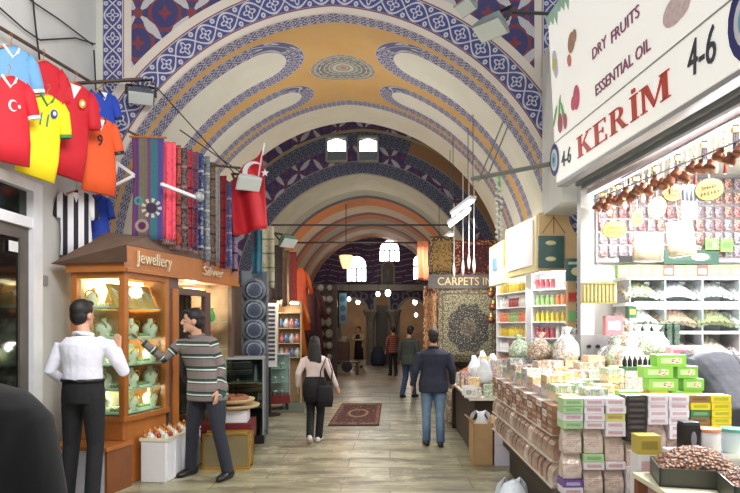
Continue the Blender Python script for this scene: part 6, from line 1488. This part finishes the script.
bd = thing('carpet_shop_board', 'dark board with gold letters above the medallion carpet', 'sign', (PX(463,11.1), 11.135, PZ(281,11.1)))
part('board', MB().bb(-.62,.60,0,.05,-.13,.12), mat('dark_grey_board', S(84,78,76), .5), bd)
mb = MB(); text_mb(mb, 'CARPETS IN', .20, face_M((.04,-.006,-.01), (1,0,0), (0,0,1)), .01, width=.98); part('lettering', mb, mat('gold_letter', S(206,180,130), .4, .3), bd)
for i in range(5): 
    o = thing('copper_lamp', 'round copper lamp hanging on the right edge of the carpets, %s from the top' % ORD[i], 'lamp', W(491+(i % 2)*2, 268+13*i, 10.8), 0, 'copper lamps beside the carpets'); part('bowl', MB().ell((0,0,0),(.07,.07,.065)), mat('copper', S(196,112,78)), o, smooth=True); part('cap', MB().cyl((0,0,.06),(0,0,.12),.03,.01), M_GOLD, o); part('cord', MB().cyl((0,.02,.1),(0,.02,.1+.227*i+.5),.005,n=5), M_METAL, o)
# ---- tubes, pendants, rod, garlands
def tube(a, b, label):
    t0 = thing('fluorescent_lamp', label, 'lamp', (0,0,0)); a, b = Vector(a), Vector(b)
    part('fitting', MB().bar(a + Vector((0,0,.05)), b + Vector((0,0,.05)), .10, .05), M_WPAINT, t0); part('tube', MB().cyl(a, b, .02, n=8), mat('lit_tube', (1,1,1), .4, var=0, emis=((1,1,1), 8)), t0)
    [part('chain', MB().cyl(q + Vector((0,0,.06)), q + Vector((0,0,1.2)), .006, n=5), M_METAL, t0) for q in (a, b)]
tube(W(453,216,9.6), W(473,201,8.6), 'fluorescent lamp hanging over the stall, upper of the near pair'); tube(W(450,226,9.8), W(468,212,8.85), 'fluorescent lamp hanging over the stall, lower of the near pair'); tube(W(439,245,12.6), W(452,235,11.65), 'fluorescent lamp over the carpets, furthest from the shop')
for i, (px, y0, y1, Y) in enumerate(((454,240,270,10.2),(463,205,268,9.8),(469,205,262,9.6),(474,200,266,9.4))):
    o = thing('pendant_lamp', 'slender white glass pendant before the high carpets, %s from the left' % ORD[i], 'lamp', W(px, y1, Y), 0, 'white pendants before the carpets')
    part('cord', MB().cyl((0,0,.1),(0,0,(y1-y0)/F*Y+.6),.006,n=6), mat('pale_cord', S(206,206,200), .5), o); part('shade', MB().lathe([(.006,-.12),(.018,-.08),(.026,0),(.018,.08),(.008,.12)], n=10), mat('frosted_glass', S(206,202,186), .3, var=.03), o, smooth=True)
rd = single('garland_rod', MB().cyl(W(472,179,7.9), W(550,164,7.2), .028, n=8).cyl(W(478,182,7.8), W(503,122,7.66), .010, n=6).cyl(W(486,180,7.75), W(508,126,7.66), .010, n=6), mat('grey_green_rod', S(120,126,118), .5), 'thick grey rod reaching from the shop sign over the stall with two stays', 'rod')
gd = thing('garland', 'white beaded garland hanging straight down from the grey rod', 'garland', W(499,176,7.65)); g_ = MB()
for k_ in range(34): g_.ell((.03*math.sin(k_*2.1), .03*math.cos(k_*1.7), -.02-.023*k_), (.022,.022,.02), 6, 4)
part('beads', g_, mat('white_beads', S(224,226,214), .4), gd); part('cord', MB().cyl((0,0,0),(0,0,-.8),.006,n=5), M_METAL, gd); part('green_tie', MB().cyl((0,0,.02),(0,0,-.22),.02,n=6), mat('leaf_green', S(130,190,120)), gd)
oc = single('hanging_cloth', cloth_mb(.26, .80, .05, 3), mat('orange_shawl', S(206,120,80), .7, var=.2), 'orange shawl hanging left of the dark gold carpet', 'cloth', W(423,241,12.5), .5, smooth=True)
M_LTN = mat('gold_lantern', (1,.8,.5), .4, var=0, emis=((1,.66,.32), 1.0))
ln = thing('lantern', 'gold hanging lantern glowing near the left end window', 'lantern', W(346,260,19)); part('shade', MB().lathe([(.10,-.26),(.16,-.1),(.21,.12),(.20,.14)], n=8), M_LTN, ln); part('cap', MB().lathe([(.2,.14),(.1,.2),(.02,.26)], n=8), M_METAL, ln); part('chain', MB().cyl((0,0,.2),(0,0,1.75),.012,n=5), M_METAL, ln)
for i, (px, py, r_, Y) in enumerate(((378,294,.09,25.6),(388,293,.12,25.8),(349,299,.08,26.2),(358,302,.10,28.5),(415,302,.11,28.5),(416,315,.08,28.6))):
    o = thing('bulb_lamp', 'bright bulb hanging at the far end arches, %s' % ('left of the pair before the middle niche','right of the pair before the middle niche','leftmost one','second one from the left','upper one in the right arch','lower one in the right arch')[i], 'lamp', W(px, py, Y), 0, 'bright bulbs at the far end')
    part('bulb', MB().ell((0,0,0),(r_,r_,r_*1.25)), mat('lit_bulb', (1,1,1), .4, var=0, emis=((1,.93,.8), 7)), o, smooth=True); part('cord', MB().cyl((0,0,r_),(0,0,.55 if Y > 27 else 1.2),.012,n=5), M_METAL, o)
single('tie_rod', MB().cyl((VC[0]-2.9,15.72,4.22),(VC[0]+2.9,15.72,4.22),.022,n=6), M_METAL, 'nearer iron tie rod spanning the vault', 'tie rod'); single('tie_rod', MB().cyl((VC[0]-2.6,18.6,4.16),(VC[0]+2.6,18.6,4.16),.028,n=6), M_METAL, 'further iron tie rod spanning the vault', 'tie rod')
# ---- the lamps' light, and added fill lights
lamp('AREA', 'near_bay_fill_light', (-1.2, 3.2, 4.2), 140, (1,.98,.96), 1.2, (-.55,.5,-.7))  # unseen light, added above the frame to brighten the white left wall
lamp('AREA', 'shop_tube_light', (PX(680,6.3), 6.30, 2.1), 90, (.93,.97,1), 1.2, (0,-.6,-.4), sizey=.15)
lamp('AREA', 'shop_rail_light', SA + sd*2.0 + Vector((.36,0,-.20)), 65, (.95,.93,1), 3.2, (-.35,.05,-1), sizey=.12).rotation_euler[2] = PI/2
lamp('AREA', 'shop_ceiling_light', (3.0, 4.6, 3.25), 230, (1,.98,.96), 1.6, (0,0,-1))
lamp('AREA', 'shelving_light', (2.0, 8.6, 2.5), 35, (1,1,1), 1.2, (-.5,-.3,-.9))
lamp('AREA', 'tube_light', W(463,210,9.1) + Vector((0,0,-.06)), 60, (1,1,1), 1.1, (0,0,-1), sizey=.2)
lamp('AREA', 'tube_light', W(446,240,12.1) + Vector((0,0,-.06)), 45, (1,.98,.95), 1.1, (0,0,-1), sizey=.2)
for i, (p_, d_, e_) in enumerate(((W(141,102,7.25), (.35,.5,.5), 0),)): pass
for Y, e_ in ((9.0, 54), (13.6, 38), (17.5, 34), (21.0, 26), (25.0, 12)):
    lamp('POINT', 'vault_fill_light', (VC[0], Y, 3.9), e_, (1,.97,.93), .12)  # points without fittings, added along the axis as ambient fill for the vault
for x_, Y, e_, c in ((-2.55,12.9,55,(1,.95,.85)), (-1.6,18.9,40,(1,.5,.28)), (-2.3,11.2,16,(1,.92,.8)), (-2.5,15.6,22,(1,.6,.35)), (-1.5,28.8,45,(1,.85,.65)), (1.0,28.8,45,(1,.88,.72)), (-2.2,19.5,20,(1,.85,.65)), (1.3,10.4,20,(1,.9,.8))):
    lamp('POINT', 'stall_lamp_light', (x_, Y, 2.3), e_, c, .12)
# ================================================================ LIGHT AND CAMERA
wd = bpy.data.worlds.new('world'); SC.world = wd; wd.use_nodes = True
bgn = wd.node_tree.nodes['Background']; bgn.inputs[0].default_value = (.92, .95, 1.0, 1); bgn.inputs[1].default_value = WORLD
cam = bpy.data.cameras.new('camera'); co = bpy.data.objects.new('camera', cam); COL.objects.link(co)
co.location = (0, 0, H); co.rotation_euler = (PI/2, 0, 0)
cam.sensor_width = 36; cam.lens = F/740*36; cam.shift_x = -(CXP-370)/740; cam.shift_y = (CYP-246.5)/740
cam.clip_start = .05; SC.camera = co
SC.view_settings.view_transform = 'Standard'; SC.view_settings.look = 'None'; SC.view_settings.gamma = 1; SC.view_settings.exposure = EXPO
SC.view_settings.use_curve_mapping = False
